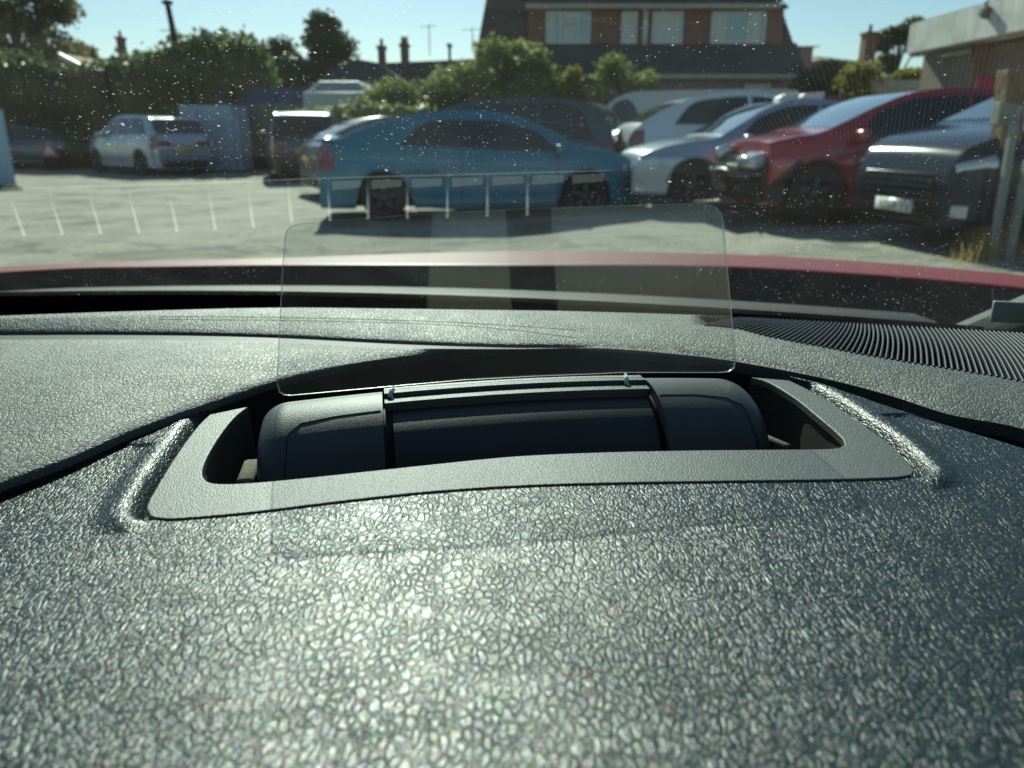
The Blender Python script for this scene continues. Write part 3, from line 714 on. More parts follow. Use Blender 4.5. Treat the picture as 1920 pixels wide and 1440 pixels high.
class Body:
    def __init__(s, kind, L, W_, H, nose=None):
        s.p = PROF[kind]; s.L, s.W, s.H, s.kind = L, W_, H, kind; s.R = .31 if H < 1.6 else .35; s.zb = .17 if H < 1.6 else .22
        s.top = s.p['top']
    def zt(s, f): return ip(f, s.top) * s.H
    def half(s, f):
        e = abs(f) * 2; k = 1 - (.30 if f > 0 else (.16 if s.kind != 'van' else .05)) * e ** (7 if f > 0 else 9)
        return s.W / 2 * k
    def section(s, f):
        H, zt = s.H, s.zt(f); w_ = s.half(f); zb = s.zb
        for wx in s.p['wh']:
            d = abs(f - wx) * s.L
            if d < s.R + .06: zb = max(zb, math.sqrt((s.R + .06) ** 2 - d * d) + s.R - .01)
        e = max(0, (abs(f) - .46) / .04)
        zb0 = zb
        belt = min(ip(f, s.p['belt']) * H, zt - .035)
        gh = max(0, zt - belt) / (H * .38)
        roofw = .955 - .235 * min(1, gh) * (1 if s.kind != 'van' else .55)
        ze = zt - .045 * min(1, .35 + gh)
        z1 = max(zb0 + .01, H * .2); z2 = max(z1 + .01, H * .34); z3 = max(z2 + .01, min(belt - .02, H * .47))
        z4 = max(z3 + .01, belt); z5 = max(z4 + .01, ze); z6 = max(z5 + .002, zt - .012); z7 = max(z6 + .001, zt)
        P_ = [(w_ * .80, zb0), (w_ * .97, zb0 + .003), (w_ * .985, z1), (w_ * 1.0, z2), (w_ * .995, z3), (w_ * .955, z4), (w_ * roofw, z5), (w_ * (roofw - .10), z6), (w_ * .35, z7 - .002), (0, z7)]
        return P_
    def pt(s, f, t, side, off=0):
        P_ = s.section(f); i = min(int(t), len(P_) - 2); k = t - i
        p0, p1, p2, p3 = P_[max(i-1, 0)], P_[i], P_[i+1], P_[min(i+2, len(P_)-1)]
        y, z = [.5 * ((2*b) + (c-a)*k + (2*a-5*b+4*c-d)*k*k + (-a+3*b-3*c+d)*k**3) for a, b, c, d in zip(p0, p1, p2, p3)]
        if off:
            dy, dz = P_[i+1][0] - P_[i][0], P_[i+1][1] - P_[i][1]; l = math.hypot(dy, dz) or 1
            y += dz / l * off; z -= dy / l * off
            df = (s.pt(f + .004, t, 1)[2] - s.pt(f - .004, t, 1)[2]) / (.008 * s.L)
            x = f * s.L - off * df
            return (x, y * side, z)
        return (f * s.L, y * side, z)
def patch(B, fs, ts, side, off, name, mat, parent, n=10, m=6):
    g = MB(); 
    g.grid([[B.pt(lerp(fs[0], fs[1], i / n), lerp(ts[0], ts[1], k / m), side, off) for k in range(m + 1)] for i in range(n + 1)])
    return g.build(name, mat, parent)
def across(B, fs, name, mat, parent, off=.004, n=10, t0=6.25):
    g = MB(); rws = []
    for i in range(n + 1):
        f = lerp(fs[0], fs[1], i / n); l = [B.pt(f, lerp(t0, 9, k / 8), 1, off) for k in range(9)]; r_ = [B.pt(f, lerp(t0, 9, k / 8), -1, off) for k in range(8)]
        rws.append(l + r_[::-1])
    g.grid(rws); return g.build(name, mat, parent)
def make_car(label, kind, L, W_, H, mat, loc_, rz, glass=None, front=True, rear=True, damaged=False, spoiler=False, roofmat=None, lamp_style=0, plate=None, two_door=False, no_glass=False):
    root = thing('parked_car' if kind != 'van' else 'parked_van', label, 'car' if kind != 'van' else 'van', loc_, rz, 'vehicles parked in the yard')
    B = Body(kind, L, W_, H); fmax = .5 if not damaged else .435
    fs = sorted(set([-.5, -.499, -.496, -.49, -.48] + list(np.linspace(-.47, fmax - .03, 74)) + [fmax - .02, fmax - .01, fmax - .004, fmax - .001, fmax]))
    g = MB(); rws = []
    for f in fs:
        P_ = B.section(f); Q = catm([(a, b) for a, b in P_], 3)
        rws.append([(f * L, a, b) for a, b in Q] + [(f * L, -a, b) for a, b in Q[::-1][1:]])
    g.grid(rws)
    for rw in (rws[0], rws[-1]):
        n_ = len(rw); h = n_ // 2
        g.grid([rw[:h + 1], rw[::-1][:h + 1]])
    o = g.build('body', mat, root); bm = bmesh.new(); bm.from_mesh(o.data); bmesh.ops.remove_doubles(bm, verts=bm.verts, dist=.0004); bmesh.ops.recalc_face_normals(bm, faces=bm.faces); bm.to_mesh(o.data); bm.free()
    e_ = o.modifiers.new('e', 'EDGE_SPLIT'); e_.split_angle = R(48)
    MB().box(-L*.47, L*.44, -W_*.40, W_*.40, B.zb + .02, H*.46).box(-L*.2, L*.2, -W_*.44, W_*.44, B.zb - .01, B.zb + .05).build('underbody', M['trim'], root)
    wsm = glass or M['wsglass']
    across(B, B.p['ws'], 'windscreen', wsm, root)
    across(B, B.p['rw'], 'rear_window', M['carglass'], root)
    sg = B.p['sg'] if not two_door else ([(-.29, -.075), (-.06, .225)] if damaged else [(-.25, .225)])
    for side in (1, -1):
        for a, b in sg:
            g = MB(); rws = []
            for i in range(25):
                f = lerp(a, b, i / 24); ea = (f - sg[0][0]) / .10 if a == sg[0][0] else 9; eb = (sg[-1][1] - f) / .07 if b == sg[-1][1] else 9
                k_ = max(.03, 1 - (1 - min(1, max(0, ea))) ** 2) * max(.03, 1 - (1 - min(1, max(0, eb))) ** 2)
                rws.append([B.pt(f, lerp(5.10, 5.10 + (.80 if not spoiler else .66) * k_, j / 6), side, .004) for j in range(7)])
            g.grid(rws); g.build('side_window', M['carglass'], root)
        if kind != 'van' or True:
            fm = B.p['ws'][1] - .055; p = B.pt(fm, 5.1, side)
            MB().box(-.07, .05, -.11, .11, -.065, .065, Matrix.Translation((p[0], p[1] + side * .13, p[2] + .04))).build('door_mirror', mat, root, bevel=.035)
        for fh in ((-.12, .10) if not two_door else (-.02,)):
            p = B.pt(fh, 4.6, side, .012); MB().box(-.09, .09, -.012, .012, -.013, .013, Matrix.Translation(p)).build('door_handle', mat, root, bevel=.006)
        for fd in ((-.04,) if not two_door else (-.07,)) + (B.p['ws'][1] - .06,):
            g = MB(); g.tube([B.pt(fd, t, side, .001) for t in (1.6, 2.5, 3.2, 4, 4.6, 5)], .005, 5); g.build('door_gap', M['trim'], root)
        if rear:
            if lamp_style == 1: patch(B, (-.497, -.43), (4.0, 5.3), side, .006, 'tail_light', M['red_lamp'], root)
            elif kind == 'van': patch(B, (-.4985, -.49), (3.0, 4.8), side, .006, 'tail_light', M['red_lamp'], root)
            else: patch(B, (-.4975, -.445), (3.9, 5.0), side, .006, 'tail_light', M['red_lamp'], root)
        if front and not damaged: 
            patch(B, (.435, .492), (3.7, 5.1), side, .006, 'headlight', M['lamp'], root)
            if not two_door: patch(B, (.468, .492), (1.6, 2.2), side, .006, 'fog_light', M['lamp'], root, n=4, m=3)
    # rear and front faces
    hw = B.half(-.5); zr = B.zt(-.5)
    if rear:
        MB().box(-L/2 - .02, -L/2 + .02, -hw*.86, hw*.86, B.zb + .02, B.zb + .20).build('rear_bumper', M['trim'], root, bevel=.015)
        MB().box(-L/2 - .028, -L/2 - .004, -.26, .26, zr*.80, zr*.80 + .11).build('number_plate', M['yplate'], root)
        if kind in ('suv', 'mpv'):
            for side in (1, -1): MB().box(-L/2 - .015, -L/2 + .05, min(side*hw*.5, side*hw*1.01), max(side*hw*.5, side*hw*1.01), zr*.98, zr*.98 + .14).build('tail_light', M['red_lamp'], root, bevel=.02)
    if front and not damaged:
        hf = B.half(.5); zf = B.zt(.5)
        MB().box(L/2 - .02, L/2 + .012, -hf*.80, hf*.80, zf*.50, zf*1.0).build('grille', M['gloss_black'], root, smooth=False, bevel=.02)
        g = MB()
        for k in range(4): g.box(L/2 + .010, L/2 + .018, -hf*.74, hf*.74, zf*(.60 + .10*k), zf*(.612 + .10*k))
        g.build('grille_bar', M['chrome'], root, smooth=False)
        MB().box(L/2 - .02, L/2 + .016, -hf*.9, hf*.9, B.zb + .01, B.zb + .13).build('front_bumper', M['gloss_black'], root, smooth=False, bevel=.01)
        pl = MB().box(L/2 + .016, L/2 + .028, -.26, .26, zf*.40, zf*.40 + .112).build('number_plate', plate or M['wplate'], root)
        g = MB()
        for k in range(7):
            if k == 4: continue
            yy = -.19 + k * .063
            g.box(L/2 + .028, L/2 + .0295, yy, yy + .012, zf*.40 + .02, zf*.40 + .092).box(L/2 + .028, L/2 + .0296, yy, yy + .036, zf*.40 + .05 + .02 * (k % 2), zf*.40 + .062 + .02 * (k % 2)).box(L/2 + .028, L/2 + .0294, yy + .026, yy + .036, zf*.40 + .02 + .03 * (k % 3), zf*.40 + .092)
        g.build('lettering', M['glyph'], pl)
    for wx in B.p['wh']:
        for side in (1, -1):
            g = MB(); rws = []; yc = side * (W_/2 - .115)
            for (rr_, dy) in ((.2, -.10), (B.R*.93, -.11), (B.R, -.08), (B.R, .07), (B.R*.95, .10), (B.R*.68, .10), (B.R*.66, .07)):
                rws.append([(wx*L + rr_*math.cos(a), yc + dy*side, B.R + rr_*math.sin(a)) for a in np.linspace(0, 2*math.pi, 29)[:-1]])
            g.grid(rws, close=True); wh = g.build('wheel', M['tire'], root); wh.modifiers.new('e', 'EDGE_SPLIT').split_angle = R(40)
            g = MB(); yo = yc + side * .085
            for k in range(5):
                a = 2*math.pi*k/5 + .3
                Mx = Matrix.Translation((wx*L, yo, B.R)) @ Matrix.Rotation(-a, 4, 'Y')
                g.box(.03, B.R*.66, -.012, .012, -.035, .035, Mx)
            g.tube([(wx*L, yo - .02, B.R), (wx*L, yo + .02, B.R)], .07, 12)
            rws = []
            for rr_, dy in ((B.R*.68, -.02), (B.R*.68, .012), (B.R*.61, .012), (B.R*.60, -.05)):
                rws.append([(wx*L + rr_*math.cos(a), yo + dy*side, B.R + rr_*math.sin(a)) for a in np.linspace(0, 2*math.pi, 25)[:-1]])
            g.grid(rws, close=True); g.build('rim', M['rim'], wh)
            MB().tube([(wx*L, yc - .02*side, B.R), (wx*L, yc + .03*side, B.R)], B.R*.6, 20).build('brake_disc', M['trim'], wh)
    if spoiler:
        g = MB(); rws = []
        for yy in np.linspace(-W_*.40, W_*.40, 15):
            z0 = B.zt(-.44) + .02; dip = .05 * (abs(yy) / (W_*.4)) ** 4
            rws.append([(-L*.425, yy, z0 + .015 - dip), (-L*.47, yy, z0 + .045 - dip), (-L*.508, yy, z0 + .03 - dip), (-L*.505, yy, z0 + .01 - dip), (-L*.44, yy, z0 - .02 - dip)])
        g.grid(rws, close=True); g.build('spoiler', mat, root, smooth=True)
    if damaged:
        x0 = L*.435; g = MB()
        g.box(x0 - .5, x0 + .20, -W_*.30, W_*.30, .30, .62).box(x0, x0 + .16, -W_*.38, W_*.38, .62, .70).box(x0 + .05, x0 + .26, -.5, .1, .28, .6)
        for k in range(26):
            a = rng.uniform(-1, 1, 3); p = Vector((x0 + .05 + .18*a[0], W_*.36*a[1], .50 + .22*a[2])); q = p + Vector((rng.uniform(-.1, .2), rng.uniform(-.3, .3), rng.uniform(-.2, .15)))
            g.tube([p, p.lerp(q, .5) + Vector((0, 0, .05)), q], .018, 6)
        g.build('engine_bay', M['trim'], root, smooth=False)
        g = MB(); 
        for side in (1, -1): g.tube([(x0 - .3, side*W_*.34, .52), (x0 + .22, side*W_*.34, .50)], .035, 8)
        g.tube([(x0 + .2, -W_*.40, .50), (x0 + .27, 0, .53), (x0 + .2, W_*.40, .48)], .04, 8)
        g.build('crash_beam', M['rim'], root)
        for side, dz, dx in ((1, .0, .12), (-1, .08, .10)):
            MB().box(-.11, .11, -.17, .17, -.075, .075, Matrix.Translation((x0 + dx, side*W_*.30, .66 + dz)) @ Matrix.Rotation(.3*side, 4, 'Z') @ Matrix.Rotation(.35, 4, 'Y')).build('headlight', M['lamp'], root, bevel=.04)
        g = MB()
        for k in range(3): g.tube([(x0 + .22, W_*.1 + k*.13, .56), (x0 + .28, W_*.1 + k*.13, .56)], .055, 10)
        g.build('horn', M['rim'], root)
        MB().box(-.16, .16, -.65, .65, -.012, .012, Matrix.Translation((x0 + .38, .1, .14)) @ Matrix.Rotation(-.14, 4, 'Y') @ Matrix.Rotation(.1, 4, 'X')).build('hanging_splitter', M['rim'], root, bevel=.01)
        for side in (1, -1):
            g = MB(); g.grid([[B.pt(lerp(.36, .44, i/6), lerp(1.4, 4.2 - 1.8*(i/6), k/5), side, .004) for k in range(6)] for i in range(7)]); g.build('torn_wing_liner', M['trim'], root)
    return root
def place(px, t, rel, z=None):       # centre of the car at photo column px, distance t; rel: heading turned left of straight away
    Y = t; x = (px - 960) / F * t * 1.05; beta = math.atan2(Y, x)
    return (x, Y, gz(x, Y) if z is None else z), beta + R(rel)
P_blue = flat('paint_blue', (.002, .18, .27), .25, 0, .5, coat=.6); P_silver = paint('paint_silver', (.36, .42, .50), .3, .35); P_dark = paint('paint_charcoal', (.010, .011, .012), .35)
P_grey = paint('paint_grey', (.22, .23, .23), .3, .3); P_mpv = paint('paint_graphite', (.07, .08, .09), .3, .3); P_white = paint('paint_white', (.66, .68, .70))
P_sil2 = paint('paint_pale_blue_silver', (.34, .42, .52), .28, .4); P_red = paint('paint_red', (.42, .022, .03)); P_navy = flat('paint_navy', (.014, .026, .042), .14, 0, .30)
P_teal = paint('paint_teal', (.01, .09, .11)); P_van = paint('paint_van_grey', (.42, .44, .44), .4); 
def car_at(label, kind, L, W_, H, mat, px, t, rel, **k):
    l, rz = place(px, t, rel); return make_car(label, kind, L, W_, H, mat, l, rz, **k)
car_at('blue hatchback with a rear spoiler parked side-on in the middle of the yard', 'hatch', 4.55, 1.78, 1.47, P_blue, 905, 11.9, -86, spoiler=True, two_door=True)
car_at('silver blue four wheel drive parked in front of the tall dark hedge', 'suv', 4.6, 1.86, 1.68, P_silver, 335, 24.6, 26)
car_at('dark four wheel drive seen squarely from behind, with a yellow rear plate', 'suv', 4.5, 1.86, 1.72, P_dark, 600, 22.2, 3)
car_at('grey hatchback mostly hidden behind the tail of the blue hatchback', 'hatch', 4.2, 1.75, 1.5, P_grey, 785, 16.5, -70)
car_at('tall graphite people carrier parked behind the roof of the blue hatchback', 'mpv', 4.7, 1.85, 1.74, P_mpv, 935, 15.2, 72)
car_at('long pale grey van with a flat roof parked behind the people carrier', 'van', 5.4, 2.0, 1.92, P_van, 1245, 20.0, 84, rear=True)
car_at('white four wheel drive showing its red tail light beside the grey van', 'hatch', 4.5, 1.86, 1.66, P_white, 1352, 14.6, -70)
car_at('pale silver blue saloon with two white boxes on its roof', 'saloon', 4.65, 1.80, 1.44, P_sil2, 1415, 11.9, 113)
car_at('red hatchback with a smashed open front end', 'hatch', 4.5, 1.84, 1.44, P_red, 1628, 9.9, 119, damaged=True, two_door=True)
car_at('dark blue car with chrome grille bars parked beside the timber post', 'hatch', 4.45, 1.84, 1.47, P_navy, 1985, 7.7, 137)
car_at('dark teal car in the deep shade under the tall hedge', 'hatch', 4.1, 1.7, 1.42, P_teal, 110, 28.0, 84)
car_at('red car in the shade, mostly hidden by the pale blue panel', 'hatch', 4.1, 1.7, 1.42, P_red, -128, 20.5, 72)
car_at('red van at the far right edge in front of the brick building', 'van', 4.7, 1.9, 1.62, P_red, 2050, 11.8, -86)

# white boxes on the saloon's roof
bxm = flat('white_box', (.72, .70, .62), .45, var=.12, scale=12)
for i, (px0, px1, lab) in enumerate(((1457, 1498, 'left of the two white tapered boxes on the saloon roof, with rounded corner'), (1505, 1545, 'right of the two white tapered boxes on the saloon roof, with flared top'))):
    Y = 11.6; p = [PY(px0 - (0 if i == 0 else -4), 202, Y), PY(px1 - 6, 204, Y), PY(px1 - 2, 188, Y), PY(px1 + 3, 172, Y), PY(px0 + (18 if i == 0 else 4), 175, Y), PY(px0 + (6 if i == 0 else -1), 181, Y)]
    g = MB(); g.prism(p, (.07, .5, 0)); tag(g.build('roof_box', bxm, None, smooth=False, bevel=.02), lab, 'roof box', 'white boxes on the saloon roof')

# ------------------------------------------------------------------ plants
def leaves(name, blobs, n, size, mat, parent=None, core=None, seed=1, hang=0, shell=.55):
    r_ = np.random.default_rng(seed); V = []; 
    bl_ = np.array([(b[0], b[1], b[2], b[3], b[4], b[5]) for b in blobs]); vol = bl_[:, 3] * bl_[:, 5]; pr = vol / vol.sum()
    idx = r_.choice(len(blobs), n, p=pr); d = r_.normal(size=(n, 3)); d /= np.linalg.norm(d, axis=1)[:, None]
    rad = 1 - shell * r_.random(n) ** 1.6 + r_.normal(size=n) * .06
    P_ = np.empty((n, 3))
    for i in range(n):
        b = bl_[idx[i]]; v = d[i]
        q = noise.noise(Vector((v[0]*2.3 + b[0], v[1]*2.3 + b[1], v[2]*2.3 + b[2]))) * .30 + noise.noise(Vector((v[0]*6 + b[0], v[1]*6, v[2]*6))) * .14
        P_[i] = b[:3] + v * b[3:] * rad[i] * (1 + q)
    P_[:, 2] = np.maximum(P_[:, 2], .03)
    a = r_.normal(size=(n, 3)); a /= np.linalg.norm(a, axis=1)[:, None]; b = np.cross(a, r_.normal(size=(n, 3))); b /= np.linalg.norm(b, axis=1)[:, None]
    s_ = size * (.6 + .8 * r_.random((n, 1))); a = a * s_; b = b * s_ * .55
    v = np.stack([P_ - a, P_ + b, P_ + a, P_ - b], axis=1).reshape(-1, 3)
    faces = [(4*i, 4*i+1, 4*i+2, 4*i+3) for i in range(n)]; verts = v.tolist()
    if core:
        for b0 in blobs:
            m0 = len(verts); nu, nv = 14, 8
            for j in range(nv + 1):
                ph = math.pi * j / nv
                for k in range(nu):
                    th_ = 2*math.pi*k/nu; dv = Vector((math.sin(ph)*math.cos(th_), math.sin(ph)*math.sin(th_), math.cos(ph)))
                    q = core * (1 + .25 * noise.noise(dv * 2.3 + Vector(b0[:3])))
                    verts.append((b0[0] + dv.x*b0[3]*q, b0[1] + dv.y*b0[4]*q, max(.02, b0[2] + dv.z*b0[5]*q)))
            for j in range(nv):
                for k in range(nu): faces.append((m0 + j*nu + k, m0 + j*nu + (k+1) % nu, m0 + (j+1)*nu + (k+1) % nu, m0 + (j+1)*nu + k))
    return mesh(name, verts, faces, mat, parent, smooth=False)
F_hedge = foliage('hedge_leaf', (.05, .075, .028), (.13, .17, .045), .9)
F_light = foliage('shrub_leaf', (.15, .19, .05), (.28, .30, .09), 1.3)
F_con = foliage('conifer_leaf', (.07, .105, .03), (.17, .22, .05), .7)
F_yel = foliage('yellow_leaf', (.22, .22, .03), (.30, .27, .06), 2)
F_dry = foliage('tree_leaf', (.12, .14, .05), (.24, .22, .10), .8)
F_dark = foliage('dark_leaf', (.045, .075, .035), (.09, .13, .05), .8)
bark = flat('bark', (.10, .08, .06), .9, var=.4, scale=6, bump=.02, bscale=12)
def tree(label, x, y, base, h, spread, mat, n, size, seed, trunk_r=.2, nb=16, cat='tree', squash=1.0, core=None):
    root = thing('tree', label, cat, (x, y, base), 0); r_ = random.Random(seed)
    g = MB(); g.tube([(0, 0, -.2), (.05, 0, h*.25), (-.06, .04, h*.5), (.02, 0, h*.8)], trunk_r, 8, trunk_r*.3)
    bl_ = []
    for k in range(nb):
        a = r_.uniform(0, 2*math.pi); q = r_.uniform(.2, 1) ** .6; zz = r_.uniform(.34, 1) * h
        wd = spread * math.sqrt(max(.05, 1 - ((zz/h - .62)/.45) ** 2)); p = Vector((math.cos(a)*wd*q*.72, math.sin(a)*wd*q*.72, zz*.92))
        s_ = r_.uniform(.26, .42) * spread; bl_.append((p.x, p.y, p.z, s_, s_, s_*.75*squash))
        g.tube([(0, 0, min(p.z*.6, h*.6)), p*.6 + Vector((0, 0, p.z*.25)), p], trunk_r*.35, 5, trunk_r*.08)
    g.build('trunk', bark, root); leaves('crown', bl_, n, size, mat, root, seed=seed, shell=.9, core=core)
    return root
# tall hedge on the left, following its outline in the photo
def hedge(label, name, pts, Y, depth, mat, n, size, seed, base=0, cat='hedge', core=.86, step=1.1):
    bl_ = []; r_ = random.Random(seed)
    x0 = PY(pts[0][0], pts[0][1], Y).x; x1 = PY(pts[-1][0], pts[-1][1], Y).x
    prof = [(PY(a, b, Y).x, PY(a, b, Y).z) for a, b in pts]; x = x0
    while x <= x1:
        H = ip(x, prof) if len(prof) > 1 else prof[0][1]; z = H
        rr_ = step * .95
        bl_.append((x, Y + r_.uniform(-.3, .3), max(base, H - rr_*1.0), rr_, depth, rr_*1.05))
        z = H - rr_*1.6
        while z > base: bl_.append((x + r_.uniform(-.3, .3), Y + r_.uniform(-.3, .3), z, rr_*1.1, depth, rr_*1.2)); z -= rr_*1.2
        x += step
    o = leaves(name, bl_, n, size, mat, None, core=core, seed=seed); tag(o, label, cat); return o
hedge('tall dark hedge behind the silver and teal cars, filling the left side', 'hedge', [(-120, 100), (0, 97), (60, 105), (130, 128), (200, 112), (262, 104)], 29.0, 1.1, F_hedge, 26000, .13, 3)
hedge('huge rounded green conifer hedge with sunlit top rising above the blue fence', 'hedge', [(292, 100), (330, 82), (380, 68), (440, 64), (480, 78), (500, 112), (508, 150)], 28.5, 1.5, F_con, 24000, .12, 4, step=1.0)
hedge('clipped green hedge between the white camper and the graphite people carrier', 'hedge', [(570, 205), (640, 192), (700, 188), (745, 196), (800, 190)], 25.0, .6, F_light, 9000, .08, 5, step=.6)
tree('tall thin-leaved tree in the top left corner behind the hedge', PY(35, 100, 38).x, 38, 0, 9.2, 3.1, F_dry, 21000, .14, 11, nb=26)
tree('brownish green tree right of the thin corner tree', PY(160, 100, 40).x, 40, 0, 6.0, 2.3, F_dry, 15000, .13, 12, nb=22)
tree('rounded dark tree standing beside the roofline in the upper middle left', PY(600, 90, 40).x, 40, 0, 6.55, 2.2, F_dark, 16000, .12, 13, core=.7, nb=20)
tree('low green tree between the big hedge and the rounded dark tree', PY(500, 110, 42).x, 42, 0, 5.6, 2.6, F_dark, 12000, .13, 14, core=.6)
tree('olive green climbing tree in front of the left end of the brick house', PY(955, 120, 26).x, 26, 0, 4.0, 2.0, F_light, 13000, .09, 15)
tree('yellow-green bushy tree at the foot of the house between tree and sapling', PY(1040, 150, 25.5).x, 25.5, 0, 3.0, 1.3, F_light, 8000, .08, 16)
tree('spreading green sapling in front of the dark tiled skirt of the house', PY(1180, 140, 25).x, 25, 0, 3.5, 1.4, F_light, 8000, .07, 17)
tree('dark green bush at the right hand corner of the brick house', PY(1560, 150, 27).x, 27, .2, 3.2, 1.6, F_dark, 10000, .09, 18)
tree('yellow-green shrub under the brick chimney', PY(1625, 150, 22).x, 22, .3, 2.75, 1.0, F_yel, 6000, .07, 19)
tree('round dark green tree between the chimney and the brick building', PY(1684, 100, 40).x, 40, .3, 6.2, 1.5, F_dark, 11000, .11, 20, core=.7)
tree('pale yellow bush against the brick building corner', PY(1705, 150, 23).x, 23, .3, 2.6, .8, F_yel, 3500, .07, 21)
o = leaves('shrub', [(PY(790, 180, 27).x, 27, 1.9, 1.6, 1, .9), (PY(730, 180, 27).x, 27, 2.1, .9, 1, .8), (PY(850, 150, 27).x, 27, 2.2, 1.0, 1, 1.1)], 8000, .08, F_light, core=.6, seed=22); tag(o, 'sunlit yellow-green shrub in front of the long dark roof', 'shrub')
o = leaves('shrub', [(PY(1074, 145, 24.8).x, 24.8, 2.75, .28, .3, .35), (PY(1060, 152, 24.8).x, 24.8, 2.5, .25, .3, .25)], 700, .07, F_yel, core=.6, seed=23); tag(o, 'small bright yellow bush in front of the house skirt', 'shrub')

# ------------------------------------------------------------------ buildings
tile = brick('roof_tile', (.050, .042, .040), (.075, .062, .055), (.02, .018, .018), bw=.30, rh=.11)
rbrick = brick('red_brick', (.30, .085, .05), (.22, .065, .04), (.28, .22, .18))
pbrick = brick('pink_brick', (.40, .24, .20), (.34, .2, .17), (.3, .26, .22))
bbrick = brick('buff_brick', (.30, .22, .15), (.22, .16, .11), (.26, .23, .18), bw=.25, rh=.085)
trimw = flat('white_trim', (.70, .70, .68), .5, var=.1, scale=4); fascia_m = flat('beige_fascia', (.42, .40, .33), .6, var=.2, scale=3)
wing = flat('window_pane', (.22, .30, .30), .06, spec=1.0); curtain = flat('curtain_cloth', (.62, .64, .58), .8, var=.15, scale=5)
house = thing('house', 'brick house with steep dark tiled sides and four white upstairs windows', 'house', PY(1200, 250, 31)); H0 = house.location.copy(); Yh = 31.0
def hb(px0, py0, px1, py1, Y0, Y1, g=None):
    a = PY(px0, py0, Y0); b = PY(px1, py1, Y0); g = g or MB()
    return g.box(a.x - H0.x, b.x - H0.x, Y0 - H0.y, Y1 - H0.y, b.z - H0.z, a.z - H0.z)
poly = [PY(p[0], p[1], Yh) - H0 for p in ((885, 250), (893, 95), (921, -60), (1445, -60), (1470, 14), (1513, 142), (1516, 250))]
MB().prism([p + Vector((0, .25, 0)) for p in poly], (0, 8, 0)).build('tiled_side', tile, house, smooth=False)
hb(990, 14, 1464, 84, Yh + .05, Yh + 1).build('upper_wall', rbrick, house, smooth=False)
g = MB(); a, b, c, d = [PY(*p, Yh - .35) - H0 for p in ((988, 4), (1470, 4), (1440, -70), (1000, -70))]; g.prism([a, b, c + Vector((0, 1.2, 0)), d + Vector((0, 1.2, 0))], (0, .15, .1)); g.build('roof', tile, house, smooth=False)
hb(986, 6, 1474, 15, Yh - .4, Yh + .1).build('fascia', fascia_m, house, smooth=False)
hb(1469, 10, 1478, 16, Yh - .5, Yh - .38).build('gutter_end', M['trim'], house)
# skirt roof
a, b = PY(925, 84, Yh) - H0, PY(1495, 84, Yh) - H0; c, d = PY(1512, 139, Yh - 1.1) - H0, PY(900, 139, Yh - 1.1) - H0
g = MB(); g.prism([a, d, c, b], (0, .1, .08)); g.build('skirt_roof', tile, house, smooth=False)
hb(900, 139, 1512, 147, Yh - 1.15, Yh - 1.0).build('gutter', fascia_m, house, smooth=False)
hb(915, 146, 1500, 262, Yh - .6, Yh + .2).build('lower_wall', pbrick, house, smooth=False)
def window(px0, py0, px1, py1, Y, splits, cur=(), parent=house, H=H0, nm='window'):
    a = PY(px0, py0, Y); b = PY(px1, py1, Y); w_ = .06; g = MB(); Yl = Y - H.y
    x0, x1, z0, z1 = a.x - H.x, b.x - H.x, b.z - H.z, a.z - H.z
    g.box(x0, x1, Yl - .05, Yl + .02, z0, z0 + w_); g.box(x0, x1, Yl - .05, Yl + .02, z1 - w_, z1); g.box(x0, x0 + w_, Yl - .049, Yl + .02, z0 + w_, z1 - w_); g.box(x1 - w_, x1, Yl - .049, Yl + .02, z0 + w_, z1 - w_)
    for s_ in splits: xx = lerp(x0, x1, s_); g.box(xx - .035, xx + .035, Yl - .047, Yl + .02, z0 + w_, z1 - w_)
    wd = g.build(nm, trimw, parent, smooth=False)
    MB().box(x0 + .03, x1 - .03, Yl - .012, Yl - .004, z0 + .03, z1 - .03).build('pane', wing, wd, smooth=False)
    for c0, c1 in cur: MB().box(lerp(x0, x1, c0) , lerp(x0, x1, c1), Yl - .018, Yl - .0125, z0 + w_, z1 - w_).build('curtain', curtain, wd, smooth=False)
    return wd
window(1024, 22, 1106, 82, Yh, (.33, .72), ((.06, .2), (.4, .66)))
window(1166, 22, 1193, 82, Yh, (), ((.12, .88),))
window(1224, 22, 1278, 82, Yh, (), ((.08, .92),))
window(1335, 22, 1432, 82, Yh, (.25, .68), ((.06, .24), (.74, .9)))
window(1396, 158, 1442, 180, Yh - .62, (), ((.1, .9),))
hb(1207, 16, 1213, 84, Yh - .06, Yh + .02).build('drainpipe', trimw, house)
hb(1060, 40, 1074, 48, Yh - .03, Yh - .019).build('lamp_shade', curtain, house)

